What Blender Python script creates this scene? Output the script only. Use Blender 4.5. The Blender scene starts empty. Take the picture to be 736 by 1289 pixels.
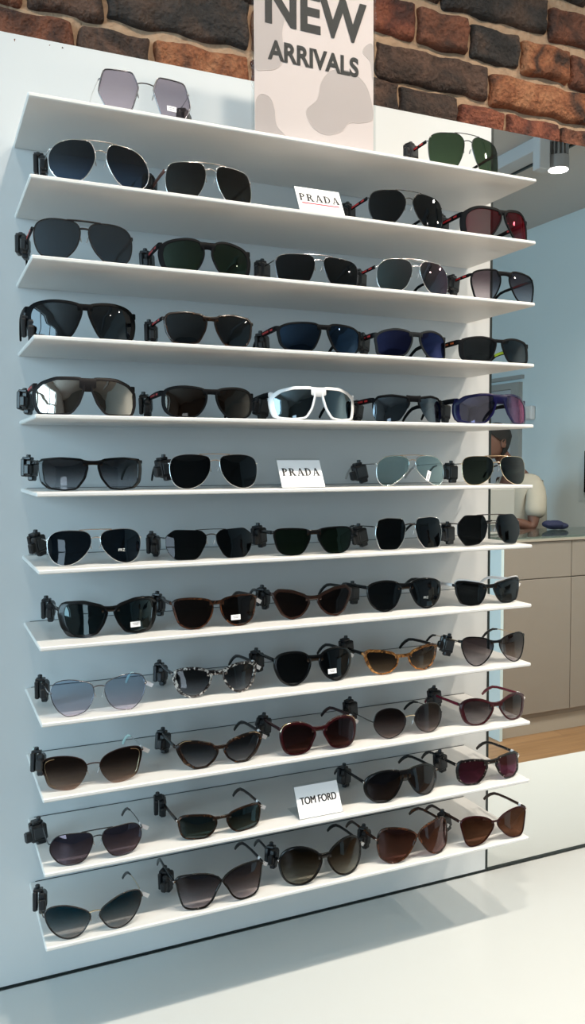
import bpy, bmesh, math, random
from mathutils import Vector, Matrix

# ------------------------------------------------------------------ camera, world, big lights, exposure
SC = bpy.context.scene
COL = SC.collection
cam_d = bpy.data.cameras.new('camera')
cam = bpy.data.objects.new('camera', cam_d)
COL.objects.link(cam)
cam_d.sensor_fit = 'VERTICAL'
cam_d.sensor_height = 24.0
cam_d.lens = 24.0 * 1088.27 / 1289.0
cam_d.shift_x = -52.0 / 1289.0
cam_d.shift_y = -1.5 / 1289.0
cam_d.clip_start = 0.02
cr_, cu_, cw_ = Vector((0.9038, -0.4279, -0.0016)), Vector((0.0256, 0.0502, 0.9984)), Vector((0.4272, 0.9024, -0.0562))
cw_.normalize()
cr_ = (cr_ - cw_ * cr_.dot(cw_)).normalized()
cu_ = cr_.cross(cw_)
m4 = Matrix.Identity(4)
for i in range(3):
    m4[i][0], m4[i][1], m4[i][2] = cr_[i], cu_[i], -cw_[i]
m4.translation = Vector((-0.14733, -1.55040, 1.6))
cam.matrix_world = m4
SC.camera = cam

world = bpy.data.worlds.new('world')
SC.world = world
world.use_nodes = True
world.node_tree.nodes['Background'].inputs[0].default_value = (0.75, 0.86, 1.0, 1)
world.node_tree.nodes['Background'].inputs[1].default_value = 0.3

def area(name, loc, rot, sx, sy, power, color):
    l = bpy.data.lights.new(name, 'AREA')
    l.shape = 'RECTANGLE'; l.size = sx; l.size_y = sy; l.energy = power; l.color = color
    o = bpy.data.objects.new(name, l)
    o.location = loc; o.rotation_euler = rot
    COL.objects.link(o)
    return o
PI = math.pi
# daylight outside the shop windows (left wall, and a narrow one behind the camera)
area('daylight_side_window', (-3.25, -2.5, 2.2), (0, -PI/2, 0), 1.8, 3.4, 165, (0.54, 0.82, 0.98))
area('daylight_door_window', (-1.9, -6.75, 1.5), (PI/2, 0, 0), 0.9, 2.2, 22, (0.72, 0.87, 1.0))
SPOT_POWER = 10.5
SPOT_COLOR = (1.0, 0.88, 0.73)

SC.view_settings.view_transform = 'Standard'
SC.view_settings.look = 'None'
SC.view_settings.exposure = 0.10
SC.view_settings.gamma = 1.0
SC.view_settings.use_curve_mapping = False
SC.cycles.use_denoising = True
SC.cycles.max_bounces = 14
SC.cycles.transparent_max_bounces = 24
SC.cycles.glossy_bounces = 6
SC.cycles.diffuse_bounces = 5
SC.cycles.sample_clamp_indirect = 6.0
SC.cycles.caustics_reflective = False
SC.cycles.caustics_refractive = False

random.seed(7)
# ------------------------------------------------------------------ materials
def mat_base(name):
    m = bpy.data.materials.new(name); m.use_nodes = True
    nt = m.node_tree
    return m, nt, nt.nodes['Principled BSDF']
def lin(c):
    return tuple((x/12.92 if x <= 0.04045 else ((x+0.055)/1.055)**2.4) for x in c)
def pbr(name, rgb, rough=0.5, metal=0.0, coat=0.0, noise=0.0, nscale=40.0, bump=0.0, spec=0.5):
    m, nt, b = mat_base(name)
    b.inputs['Base Color'].default_value = (*rgb, 1)
    b.inputs['Roughness'].default_value = rough
    b.inputs['Metallic'].default_value = metal
    b.inputs['Coat Weight'].default_value = coat
    b.inputs['Specular IOR Level'].default_value = spec
    if noise or bump:
        tc = nt.nodes.new('ShaderNodeTexCoord')
        n = nt.nodes.new('ShaderNodeTexNoise'); n.inputs['Scale'].default_value = nscale; n.inputs['Detail'].default_value = 5
        nt.links.new(tc.outputs['Object'], n.inputs['Vector'])
        if noise:
            mx = nt.nodes.new('ShaderNodeMix'); mx.data_type = 'RGBA'
            mx.inputs['A'].default_value = (*[c*(1-noise) for c in rgb], 1)
            mx.inputs['B'].default_value = (*[min(1, c*(1+noise)) for c in rgb], 1)
            nt.links.new(n.outputs['Fac'], mx.inputs['Factor']); nt.links.new(mx.outputs['Result'], b.inputs['Base Color'])
        if bump:
            bp = nt.nodes.new('ShaderNodeBump'); bp.inputs['Strength'].default_value = bump; bp.inputs['Distance'].default_value = 0.01
            nt.links.new(n.outputs['Fac'], bp.inputs['Height']); nt.links.new(bp.outputs['Normal'], b.inputs['Normal'])
    return m
def speckle(name, stops, scale, rough=0.22, distort=1.2, seed=0.0):
    """tortoise-like acetate: stops = [(pos, rgb), ...] over a warped noise"""
    m, nt, b = mat_base(name)
    tc = nt.nodes.new('ShaderNodeTexCoord')
    mp = nt.nodes.new('ShaderNodeMapping'); mp.inputs['Location'].default_value = (seed, seed*1.7, seed*0.6)
    n = nt.nodes.new('ShaderNodeTexNoise'); n.inputs['Scale'].default_value = scale; n.inputs['Detail'].default_value = 2.5; n.inputs['Distortion'].default_value = distort
    cr = nt.nodes.new('ShaderNodeValToRGB'); cr.color_ramp.interpolation = 'EASE'
    e = cr.color_ramp.elements
    e[0].position, e[0].color = stops[0][0], (*stops[0][1], 1)
    e[1].position, e[1].color = stops[-1][0], (*stops[-1][1], 1)
    for p, c in stops[1:-1]:
        x = e.new(p); x.color = (*c, 1)
    nt.links.new(tc.outputs['Object'], mp.inputs['Vector']); nt.links.new(mp.outputs['Vector'], n.inputs['Vector'])
    nt.links.new(n.outputs['Fac'], cr.inputs['Fac']); nt.links.new(cr.outputs['Color'], b.inputs['Base Color'])
    b.inputs['Roughness'].default_value = rough; b.inputs['Specular IOR Level'].default_value = 0.4
    return m
def emit(name, rgb, strength):
    m, nt, b = mat_base(name)
    b.inputs['Base Color'].default_value = (0.8, 0.8, 0.8, 1)
    b.inputs['Emission Color'].default_value = (*rgb, 1); b.inputs['Emission Strength'].default_value = strength
    return m
def schlick(nt, f0=0.04):
    """reflectance of a thin sheet, the same from both faces"""
    lw = nt.nodes.new('ShaderNodeLayerWeight'); lw.inputs[0].default_value = 0.5
    p = nt.nodes.new('ShaderNodeMath'); p.operation = 'POWER'; p.inputs[1].default_value = 5
    a = nt.nodes.new('ShaderNodeMath'); a.operation = 'MULTIPLY_ADD'; a.inputs[1].default_value = 1-f0; a.inputs[2].default_value = f0; a.use_clamp = True
    nt.links.new(lw.outputs['Facing'], p.inputs[0]); nt.links.new(p.outputs[0], a.inputs[0])
    return a.outputs[0]
def acrylic(name, tint=(0.96, 0.97, 0.97)):
    m = bpy.data.materials.new(name); m.use_nodes = True; nt = m.node_tree; nt.nodes.clear()
    o = nt.nodes.new('ShaderNodeOutputMaterial'); mx = nt.nodes.new('ShaderNodeMixShader')
    t = nt.nodes.new('ShaderNodeBsdfTransparent'); t.inputs[0].default_value = (*tint, 1)
    g = nt.nodes.new('ShaderNodeBsdfGlossy'); g.inputs['Roughness'].default_value = 0.03
    f = schlick(nt)
    nt.links.new(f, mx.inputs[0]); nt.links.new(t.outputs[0], mx.inputs[1]); nt.links.new(g.outputs[0], mx.inputs[2])
    nt.links.new(mx.outputs[0], o.inputs[0])
    return m
def lens_mat(name, top, bottom, z0, z1, mirror=(0.9, 0.95, 1.0), ms=0.0, edge=None):
    """tinted sunglass lens: transmission graded from top to bottom, fresnel reflection, optional mirror coat"""
    m = bpy.data.materials.new(name); m.use_nodes = True; nt = m.node_tree; nt.nodes.clear()
    N, L = nt.nodes.new, nt.links.new
    out = N('ShaderNodeOutputMaterial'); mx = N('ShaderNodeMixShader')
    tc = N('ShaderNodeTexCoord'); sp = N('ShaderNodeSeparateXYZ'); mr = N('ShaderNodeMapRange'); mr.interpolation_type = 'SMOOTHSTEP'
    L(tc.outputs['Object'], sp.inputs[0]); L(sp.outputs['Z'], mr.inputs['Value'])
    mr.inputs['From Min'].default_value = z0; mr.inputs['From Max'].default_value = z1
    col = N('ShaderNodeMix'); col.data_type = 'RGBA'
    col.inputs['A'].default_value = (*[math.sqrt(c) for c in bottom], 1); col.inputs['B'].default_value = (*[math.sqrt(c) for c in top], 1)
    L(mr.outputs[0], col.inputs['Factor'])
    t = N('ShaderNodeBsdfTransparent'); L(col.outputs['Result'], t.inputs[0])
    g = N('ShaderNodeBsdfGlossy'); g.inputs['Roughness'].default_value = 0.015
    f = schlick(nt)
    ma = N('ShaderNodeMath'); ma.operation = 'MULTIPLY_ADD'; ma.inputs[1].default_value = 1.0 - ms; ma.inputs[2].default_value = ms; ma.use_clamp = True
    L(f, ma.inputs[0]); L(ma.outputs[0], mx.inputs[0])
    if edge:
        lw = N('ShaderNodeLayerWeight'); lw.inputs[0].default_value = 0.45 if ms > .2 else 0.32
        mc = N('ShaderNodeMix'); mc.data_type = 'RGBA'; mc.inputs['A'].default_value = (*mirror, 1); mc.inputs['B'].default_value = (*edge, 1)
        L(lw.outputs['Facing'], mc.inputs['Factor']); L(mc.outputs['Result'], g.inputs[0])
    else:
        g.inputs[0].default_value = (*mirror, 1)
    L(t.outputs[0], mx.inputs[1]); L(g.outputs[0], mx.inputs[2]); L(mx.outputs[0], out.inputs[0])
    return m

M = {}
M['panel'] = pbr('white_laminate_panel', (0.645, 0.665, 0.675), 0.45, noise=0.01, nscale=3)
M['shelf'] = pbr('white_lacquered_board', (0.73, 0.73, 0.72), 0.4)
M['table'] = pbr('white_gloss_laminate', (0.575, 0.60, 0.60), 0.22, coat=0.2)
M['counter_body'] = pbr('counter_side', (0.6, 0.6, 0.58), 0.5)
M['gasket'] = pbr('dark_gasket', (0.012, 0.02, 0.02), 0.4)
M['ceiling'] = pbr('ceiling_paint', (0.60, 0.60, 0.59), 0.9)
M['blue_wall'] = pbr('pale_blue_wall', (0.66, 0.765, 0.80), 0.8, noise=0.02, nscale=2)
M['warm_grey_wall'] = pbr('warm_grey_wall', (0.14, 0.135, 0.13), 0.85)
M['white_wall'] = pbr('white_wall', (0.68, 0.68, 0.67), 0.85)
M['trim'] = pbr('white_trim', (0.75, 0.75, 0.73), 0.5)
M['taupe'] = pbr('taupe_cabinet', (0.28, 0.255, 0.228), 0.55, noise=0.03, nscale=8)
M['taupe_light'] = pbr('taupe_plinth', (0.42, 0.385, 0.335), 0.55)
M['daylight_tint_white'] = pbr('daylight_tinted_end_panel', (0.66, 0.84, 0.92), 0.3)  # white end panel; reflected window daylight is put into the blue tint
M['grey_panel'] = pbr('grey_metal', (0.36, 0.37, 0.36), 0.5)
M['light_grey'] = pbr('light_grey_paint', (0.52, 0.55, 0.58), 0.5)
M['counter_glass'] = acrylic('counter_glass', (0.80, 0.88, 0.88))
M['acrylic'] = acrylic('clear_acrylic')
M['paper'] = pbr('white_card', (0.90, 0.89, 0.91), 0.7)
M['ink'] = pbr('black_ink', (0.012, 0.012, 0.014), 0.6)
M['red_ink'] = pbr('red_ink', (0.62, 0.03, 0.06), 0.6)
M['grey_ink'] = pbr('grey_ink', (0.25, 0.25, 0.27), 0.6)
M['poster'] = pbr('pink_poster_print', (0.76, 0.645, 0.635), 0.6, noise=0.05, nscale=6)
M['drop'] = pbr('poster_drop_print', (0.53, 0.45, 0.445), 0.5, noise=0.05, nscale=20)
M['drop_rim'] = pbr('poster_drop_rim', (0.80, 0.69, 0.67), 0.5)
M['tag'] = pbr('black_tag_plastic', (0.010, 0.011, 0.013), 0.32)
M['tag_face'] = pbr('dark_grey_tag_face', (0.03, 0.034, 0.038), 0.4)
M['steel'] = pbr('steel', (0.6, 0.6, 0.62), 0.25, 1.0)
M['mirror'] = pbr('mirror_silver', (0.90, 0.92, 0.91), 0.0, 1.0)
M['lamp_body'] = pbr('lamp_grey', (0.34, 0.35, 0.36), 0.4, 0.3)
M['lamp_glow'] = emit('lamp_glow', (1.0, 0.95, 0.86), 14)
M['screen'] = pbr('black_screen', (0.008, 0.008, 0.01), 0.1)
# frames
M['silver'] = pbr('silver_metal', (0.72, 0.72, 0.72), 0.18, 1.0)
M['gold'] = pbr('pale_gold_metal', (0.78, 0.64, 0.44), 0.2, 1.0)
M['gunmetal'] = pbr('gunmetal', (0.20, 0.20, 0.22), 0.22, 1.0)
M['black_metal'] = pbr('black_metal', (0.012, 0.012, 0.014), 0.25, coat=0.3)
M['black'] = pbr('black_acetate', (0.004, 0.004, 0.0045), 0.14, spec=0.35)
M['matte'] = pbr('matte_black_rubber', (0.0045, 0.005, 0.006), 0.5, spec=0.05)
M['greyblack'] = pbr('matte_charcoal', (0.014, 0.016, 0.018), 0.55, spec=0.06)
M['smoke_frame'] = pbr('brown_grey_frame', (0.014, 0.013, 0.014), 0.4, spec=0.1)
M['brown'] = pbr('dark_brown_acetate', (0.03, 0.012, 0.008), 0.15, spec=0.4)
M['brown_metal'] = pbr('brown_metal', (0.05, 0.025, 0.02), 0.3, 0.4)
M['burgundy'] = pbr('burgundy_acetate', (0.022, 0.002, 0.0035), 0.16, spec=0.4)
M['plum'] = pbr('dark_burgundy_acetate', (0.035, 0.006, 0.008), 0.14, spec=0.4)
M['crimson'] = pbr('crimson_acetate', (0.13, 0.004, 0.018), 0.25, coat=0.3)
M['navy'] = pbr('navy_plastic', (0.005, 0.005, 0.035), 0.3, spec=0.2)
M['white'] = pbr('white_plastic', (0.80, 0.80, 0.82), 0.25, coat=0.2)
M['lilac'] = pbr('lilac_acetate', (0.55, 0.45, 0.47), 0.25)
M['mint'] = pbr('mint_acetate', (0.55, 0.78, 0.76), 0.25)
M['lime'] = pbr('lime_plastic', (0.45, 0.62, 0.02), 0.4)
M['red'] = pbr('red_plastic', (0.50, 0.012, 0.015), 0.35)
M['orange'] = pbr('orange_plastic', (0.5, 0.10, 0.02), 0.35)
M['leather'] = pbr('brown_leather', (0.10, 0.035, 0.025), 0.5)
M['pad'] = pbr('nose_pad', (0.35, 0.35, 0.35), 0.2)
M['tort'] = speckle('dark_tortoise', [(0.44, (0.005, 0.003, 0.0025)), (0.58, (0.016, 0.007, 0.004)), (0.72, (0.075, 0.032, 0.012))], 130)
M['amber'] = speckle('amber_tortoise', [(0.36, (0.012, 0.006, 0.004)), (0.47, (0.20, 0.07, 0.015)), (0.66, (0.50, 0.23, 0.07))], 140)
M['havana'] = speckle('white_havana', [(0.40, (0.010, 0.008, 0.008)), (0.50, (0.06, 0.05, 0.05)), (0.60, (0.55, 0.52, 0.48))], 130)
M['browntort'] = speckle('brown_tortoise', [(0.38, (0.010, 0.005, 0.003)), (0.55, (0.05, 0.016, 0.007)), (0.72, (0.16, 0.055, 0.02))], 90)
M['blacktort'] = speckle('black_speckled', [(0.50, (0.006, 0.005, 0.005)), (0.62, (0.02, 0.012, 0.01)), (0.70, (0.45, 0.38, 0.34))], 170)
# person
M['skin'] = pbr('brown_skin', (0.135, 0.062, 0.042), 0.55, noise=0.05, nscale=30)
M['hair'] = pbr('black_hair', (0.010, 0.009, 0.009), 0.7, bump=0.6, nscale=300)
M['shirt'] = pbr('cream_shirt', (0.47, 0.44, 0.37), 0.85, noise=0.06, nscale=14, bump=0.15)
M['trousers'] = pbr('black_trousers', (0.012, 0.012, 0.014), 0.8)
M['shoe'] = pbr('black_shoe', (0.015, 0.013, 0.012), 0.4)
M['eye'] = pbr('eye_white', (0.7, 0.68, 0.65), 0.2)
M['cloth_blue'] = pbr('navy_cloth', (0.010, 0.015, 0.055), 0.8)

def wood_floor():
    m, nt, b = mat_base('oak_floor')
    N, L = nt.nodes.new, nt.links.new
    tc = N('ShaderNodeTexCoord'); mp = N('ShaderNodeMapping'); mp.inputs['Rotation'].default_value = (0, 0, 0)
    br = N('ShaderNodeTexBrick'); br.inputs['Scale'].default_value = 1.0
    br.inputs['Brick Width'].default_value = 1.6; br.inputs['Row Height'].default_value = 0.17; br.inputs['Mortar Size'].default_value = 0.002
    br.inputs['Color1'].default_value = (0.30, 0.175, 0.085, 1); br.inputs['Color2'].default_value = (0.35, 0.21, 0.105, 1); br.inputs['Mortar'].default_value = (0.22, 0.13, 0.07, 1)
    nz = N('ShaderNodeTexNoise'); nz.inputs['Scale'].default_value = 5; nz.inputs['Detail'].default_value = 8
    m2 = N('ShaderNodeMapping'); m2.inputs['Scale'].default_value = (0.6, 9, 1)
    L(tc.outputs['Object'], mp.inputs[0]); L(mp.outputs[0], br.inputs['Vector']); L(tc.outputs['Object'], m2.inputs[0]); L(m2.outputs[0], nz.inputs['Vector'])
    mx = N('ShaderNodeMix'); mx.data_type = 'RGBA'; mx.blend_type = 'MULTIPLY'; mx.inputs['Factor'].default_value = 0.55
    cr = N('ShaderNodeValToRGB'); cr.color_ramp.elements[0].color = (0.55, 0.5, 0.45, 1); cr.color_ramp.elements[0].position = 0.3; cr.color_ramp.elements[1].position = 0.65
    L(nz.outputs['Fac'], cr.inputs[0]); L(br.outputs['Color'], mx.inputs['A']); L(cr.outputs[0], mx.inputs['B']); L(mx.outputs['Result'], b.inputs['Base Color'])
    b.inputs['Roughness'].default_value = 0.45
    return m
M['floor'] = wood_floor()
def brick_mat(name, c0, c1, c2):
    m, nt, b = mat_base(name)
    N, L = nt.nodes.new, nt.links.new
    tc = N('ShaderNodeTexCoord')
    n1 = N('ShaderNodeTexNoise'); n1.inputs['Scale'].default_value = 13; n1.inputs['Detail'].default_value = 3; n1.inputs['Distortion'].default_value = 0.8
    n2 = N('ShaderNodeTexNoise'); n2.inputs['Scale'].default_value = 130; n2.inputs['Detail'].default_value = 6
    L(tc.outputs['Object'], n1.inputs['Vector']); L(tc.outputs['Object'], n2.inputs['Vector'])
    cr = N('ShaderNodeValToRGB'); e = cr.color_ramp.elements
    e[0].position, e[0].color = 0.36, (*c0, 1); e[1].position, e[1].color = 0.64, (*c2, 1); x = e.new(0.5); x.color = (*c1, 1)
    L(n1.outputs['Fac'], cr.inputs[0])
    mx = N('ShaderNodeMix'); mx.data_type = 'RGBA'; mx.blend_type = 'MULTIPLY'; mx.inputs['Factor'].default_value = 0.75
    c2r = N('ShaderNodeValToRGB'); c2r.color_ramp.elements[0].position = 0.32; c2r.color_ramp.elements[0].color = (0.45, 0.42, 0.4, 1); c2r.color_ramp.elements[1].position = 0.62
    L(n2.outputs['Fac'], c2r.inputs[0]); L(cr.outputs[0], mx.inputs['A']); L(c2r.outputs[0], mx.inputs['B']); L(mx.outputs['Result'], b.inputs['Base Color'])
    bp = N('ShaderNodeBump'); bp.inputs['Strength'].default_value = 1.0; bp.inputs['Distance'].default_value = 0.010
    L(n2.outputs['Fac'], bp.inputs['Height']); L(bp.outputs[0], b.inputs['Normal'])
    b.inputs['Roughness'].default_value = 0.85
    return m
BRICKS = [brick_mat('brick_red_brown', (0.045, 0.022, 0.016), (0.16, 0.058, 0.032), (0.24, 0.085, 0.045)),
          brick_mat('brick_dark_brown', (0.035, 0.024, 0.020), (0.075, 0.042, 0.030), (0.13, 0.070, 0.048)),
          brick_mat('brick_orange', (0.05, 0.026, 0.018), (0.30, 0.105, 0.045), (0.42, 0.18, 0.085)),
          brick_mat('brick_charcoal', (0.022, 0.019, 0.018), (0.042, 0.033, 0.029), (0.09, 0.055, 0.04)),
          brick_mat('brick_red', (0.05, 0.02, 0.015), (0.18, 0.050, 0.028), (0.28, 0.085, 0.043))]
M['mortar'] = pbr('sandy_mortar', (0.43, 0.285, 0.185), 0.95, noise=0.25, nscale=60, bump=0.8)

# ------------------------------------------------------------------ mesh helpers
class MB:
    def __init__(s):
        s.v = []; s.f = []; s.mi = []; s.cur = 0
    def add(s, vs, fs):
        o = len(s.v); s.v += [tuple(p) for p in vs]; s.f += [tuple(i+o for i in f) for f in fs]; s.mi += [s.cur]*len(fs)
    def box(s, c, size, bev=0.0, rot=None):
        hx, hy, hz = size[0]/2, size[1]/2, size[2]/2
        b = min(bev, hx*.9, hy*.9, hz*.9)
        vs, fs, idx = [], [], {}
        if b <= 0:
            for i, (x, y, z) in enumerate([(a, bb, cc) for a in (-1, 1) for bb in (-1, 1) for cc in (-1, 1)]):
                vs.append(Vector((x*hx, y*hy, z*hz)))
            fs = [(0, 1, 3, 2), (4, 6, 7, 5), (0, 4, 5, 1), (2, 3, 7, 6), (0, 2, 6, 4), (1, 5, 7, 3)]
        else:
            for x in (-1, 1):
                for y in (-1, 1):
                    for z in (-1, 1):
                        for ax in range(3):
                            idx[(x, y, z, ax)] = len(vs)
                            p = [x*(hx-b), y*(hy-b), z*(hz-b)]; p[ax] = (x, y, z)[ax]*(hx, hy, hz)[ax]
                            vs.append(Vector(p))
            for ax in range(3):
                a1, a2 = [(1, 2), (0, 2), (0, 1)][ax]
                for sg in (-1, 1):
                    q = []
                    for u, w in ((-1, -1), (1, -1), (1, 1), (-1, 1)):
                        k = [0, 0, 0]; k[ax] = sg; k[a1] = u; k[a2] = w; q.append(idx[(*k, ax)])
                    fs.append(tuple(q))
            for ax in range(3):
                a1, a2 = [(1, 2), (0, 2), (0, 1)][ax]
                for u in (-1, 1):
                    for w in (-1, 1):
                        q = []
                        for sg, aa in ((-1, a1), (1, a1), (1, a2), (-1, a2)):
                            k = [0, 0, 0]; k[ax] = sg; k[a1] = u; k[a2] = w; q.append(idx[(*k, aa)])
                        fs.append(tuple(q))
            for x in (-1, 1):
                for y in (-1, 1):
                    for z in (-1, 1):
                        fs.append(tuple(idx[(x, y, z, a)] for a in range(3)))
        c = Vector(c)
        s.add([(rot @ p if rot else p) + c for p in vs], fs)
    def sweep(s, path, secs, up=(0, 0, 1), closed=False, caps=True):
        """path: points; secs: one section (list of (a, b)) or one per point; a along side, b along up"""
        P = [Vector(p) for p in path]; n = len(P); upv = Vector(up)
        if not isinstance(secs[0][0], (tuple, list)): secs = [secs]*n
        k = len(secs[0]); vs, fs = [], []
        for i in range(n):
            a = P[(i-1) % n] if (closed or i > 0) else P[i]; b = P[(i+1) % n] if (closed or i < n-1) else P[i]
            t = (b-a)
            t = t.normalized() if t.length > 1e-9 else Vector((1, 0, 0))
            side = t.cross(upv)
            if side.length < 1e-6: side = t.cross(Vector((1, 0, 0.01)))
            side.normalize(); u = side.cross(t).normalized()
            vs += [P[i] + side*x + u*y for x, y in secs[i]]
        m = n if closed else n-1
        for i in range(m):
            for j in range(k):
                fs.append((i*k+j, i*k+(j+1) % k, ((i+1) % n)*k+(j+1) % k, ((i+1) % n)*k+j))
        if caps and not closed:
            fs.append(tuple(range(k-1, -1, -1))); fs.append(tuple((n-1)*k+j for j in range(k)))
        s.add(vs, fs)
    def tube(s, path, r, seg=8, closed=False, up=(0, 0, 1)):
        rr = r if isinstance(r, (list, tuple)) else [r]*len(path)
        s.sweep(path, [[(q*math.cos(2*PI*j/seg), q*math.sin(2*PI*j/seg)) for j in range(seg)] for q in rr], up, closed)
    def ellip(s, c, r, nu=12, nv=8, rot=None):
        vs = [Vector((0, 0, -r[2]))]; fs = []
        for i in range(1, nv):
            th = PI*i/nv - PI/2
            for j in range(nu):
                ph = 2*PI*j/nu
                vs.append(Vector((r[0]*math.cos(th)*math.cos(ph), r[1]*math.cos(th)*math.sin(ph), r[2]*math.sin(th))))
        vs.append(Vector((0, 0, r[2])))
        for j in range(nu):
            fs.append((0, 1+(j+1) % nu, 1+j)); t = len(vs)-1; o = 1+(nv-2)*nu
            fs.append((t, o+j, o+(j+1) % nu))
        for i in range(nv-2):
            for j in range(nu):
                a = 1+i*nu+j; b = 1+i*nu+(j+1) % nu; fs.append((a, b, b+nu, a+nu))
        c = Vector(c); s.add([(rot @ p if rot else p)+c for p in vs], fs)
    def cyl(s, c, r, h, axis='z', seg=20, bev=0.0, r2=None):
        r2 = r if r2 is None else r2
        prof = [(r-bev, -h/2), (r, -h/2+bev), (r2, h/2-bev), (r2-bev, h/2)] if bev else [(r, -h/2), (r2, h/2)]
        vs, fs = [], []
        for q, z in prof:
            for j in range(seg):
                a = 2*PI*j/seg; p = (q*math.cos(a), q*math.sin(a), z)
                vs.append({'z': p, 'x': (p[2], p[0], p[1]), 'y': (p[0], p[2], p[1])}[axis])
        for i in range(len(prof)-1):
            for j in range(seg):
                fs.append((i*seg+j, i*seg+(j+1) % seg, (i+1)*seg+(j+1) % seg, (i+1)*seg+j))
        fs.append(tuple(range(seg-1, -1, -1))); fs.append(tuple((len(prof)-1)*seg+j for j in range(seg)))
        c = Vector(c); s.add([Vector(p)+c for p in vs], fs)
    def prism(s, poly, y0, y1):
        """polygon in x, z extruded along y"""
        n = len(poly)
        s.add([(x, y0, z) for x, z in poly]+[(x, y1, z) for x, z in poly],
              [tuple(range(n)), tuple(range(2*n-1, n-1, -1))]+[(i, (i+1) % n, n+(i+1) % n, n+i) for i in range(n)])
    def build(s, name, mat, parent=None, smooth=True, angle=40):
        me = bpy.data.meshes.new(name); me.from_pydata(s.v, [], s.f)
        bm = bmesh.new(); bm.from_mesh(me); bmesh.ops.recalc_face_normals(bm, faces=bm.faces)
        if smooth:
            lim = math.radians(angle)
            for f in bm.faces: f.smooth = True
            for e in bm.edges:
                e.smooth = len(e.link_faces) == 2 and e.calc_face_angle(0) < lim
        bm.to_mesh(me); bm.free()
        for x in (mat if isinstance(mat, (list, tuple)) else [mat]): me.materials.append(x)
        if any(s.mi) and len(s.mi) == len(me.polygons):
            for p, i in zip(me.polygons, s.mi): p.material_index = i
        o = bpy.data.objects.new(name, me); COL.objects.link(o)
        if parent: o.parent = parent
        return o
def rrect(w, h, r=0.3):
    """rounded-rectangle section, 8 points, w along a, h along b"""
    a, b = w/2, h/2; c = min(a, b)*r*2
    c = min(c, a*.95, b*.95)
    return [(a, -b+c), (a, b-c), (a-c, b), (-a+c, b), (-a, b-c), (-a, -b+c), (-a+c, -b), (a-c, -b)]
def empty(name, loc, rz=0.0):
    o = bpy.data.objects.new(name, None); o.empty_display_size = 0.05
    o.location = loc; o.rotation_euler = (0, 0, rz); COL.objects.link(o); return o
def tag(o, label, cat, group=None):
    o['label'] = label; o['category'] = cat
    if group: o['group'] = group
    return o
def struct(o):
    o['kind'] = 'structure'; return o
def text_mesh(name, body, size, mat, parent, loc, rot, bold=0.0, align='CENTER', depth=0.0002, spacing=1.0, sx=1.0, thicken=0.0):
    c = bpy.data.curves.new(name, 'FONT'); c.body = body; c.size = 1.0; c.offset = bold/size; c.align_x = align; c.extrude = depth/size; c.space_character = spacing
    t = bpy.data.objects.new(name + '_curve', c); COL.objects.link(t)
    bpy.context.view_layer.update()
    me = bpy.data.meshes.new_from_object(t.evaluated_get(bpy.context.evaluated_depsgraph_get()))
    bpy.data.objects.remove(t)
    me.materials.clear(); me.materials.append(mat)
    for v in me.vertices: v.co = (v.co.x*sx*size, v.co.y*size, v.co.z*size)
    if thicken:                                                        # heavier strokes: the outline laid down twice, a hair apart
        vs = [tuple(v.co) for v in me.vertices]; fs = [tuple(p.vertices) for p in me.polygons]; b = MB()
        for dx, dz in ((-thicken, 0), (0, 0), (thicken, 0)): b.add([(x+dx, y+dz, z) for x, y, z in vs], fs)
        me.clear_geometry(); me.from_pydata(b.v, [], b.f)
    o = bpy.data.objects.new(name, me); COL.objects.link(o); o.parent = parent; o.location = loc; o.rotation_euler = rot
    return o
# ------------------------------------------------------------------ the setting
SHELF_L, SHELF_D, SHELF_T, PITCH, Z12 = 0.900, 0.2252, 0.0065, 0.11421, 0.87104
PAN_R, PAN_T, TAB_Z = 0.95736, 2.3056, 0.6923
CEIL = 3.4
XR, XL, YB = 4.14, -3.0, -6.5
def zs(i): return Z12 + (12 - i)*PITCH
def slab(name, x0, x1, y0, y1, z0, z1, mat, bev=0.0, parent=None, smooth=False):
    b = MB(); b.box(((x0+x1)/2, (y0+y1)/2, (z0+z1)/2), (x1-x0, y1-y0, z1-z0), bev)
    return b.build(name, mat, parent, smooth, 30)
struct(slab('floor', XL-.1, XR+.1, YB-.1, .2, -.06, 0, M['floor']))
struct(slab('ceiling', XL-.1, XR+.1, YB-.1, .2, CEIL, CEIL+.06, M['ceiling']))
struct(slab('wall_right', XR, XR+.1, YB, .2, 0, CEIL, M['blue_wall']))
struct(slab('wall_front', XL, XR, .055, .2, 0, CEIL, M['white_wall']))
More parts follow.
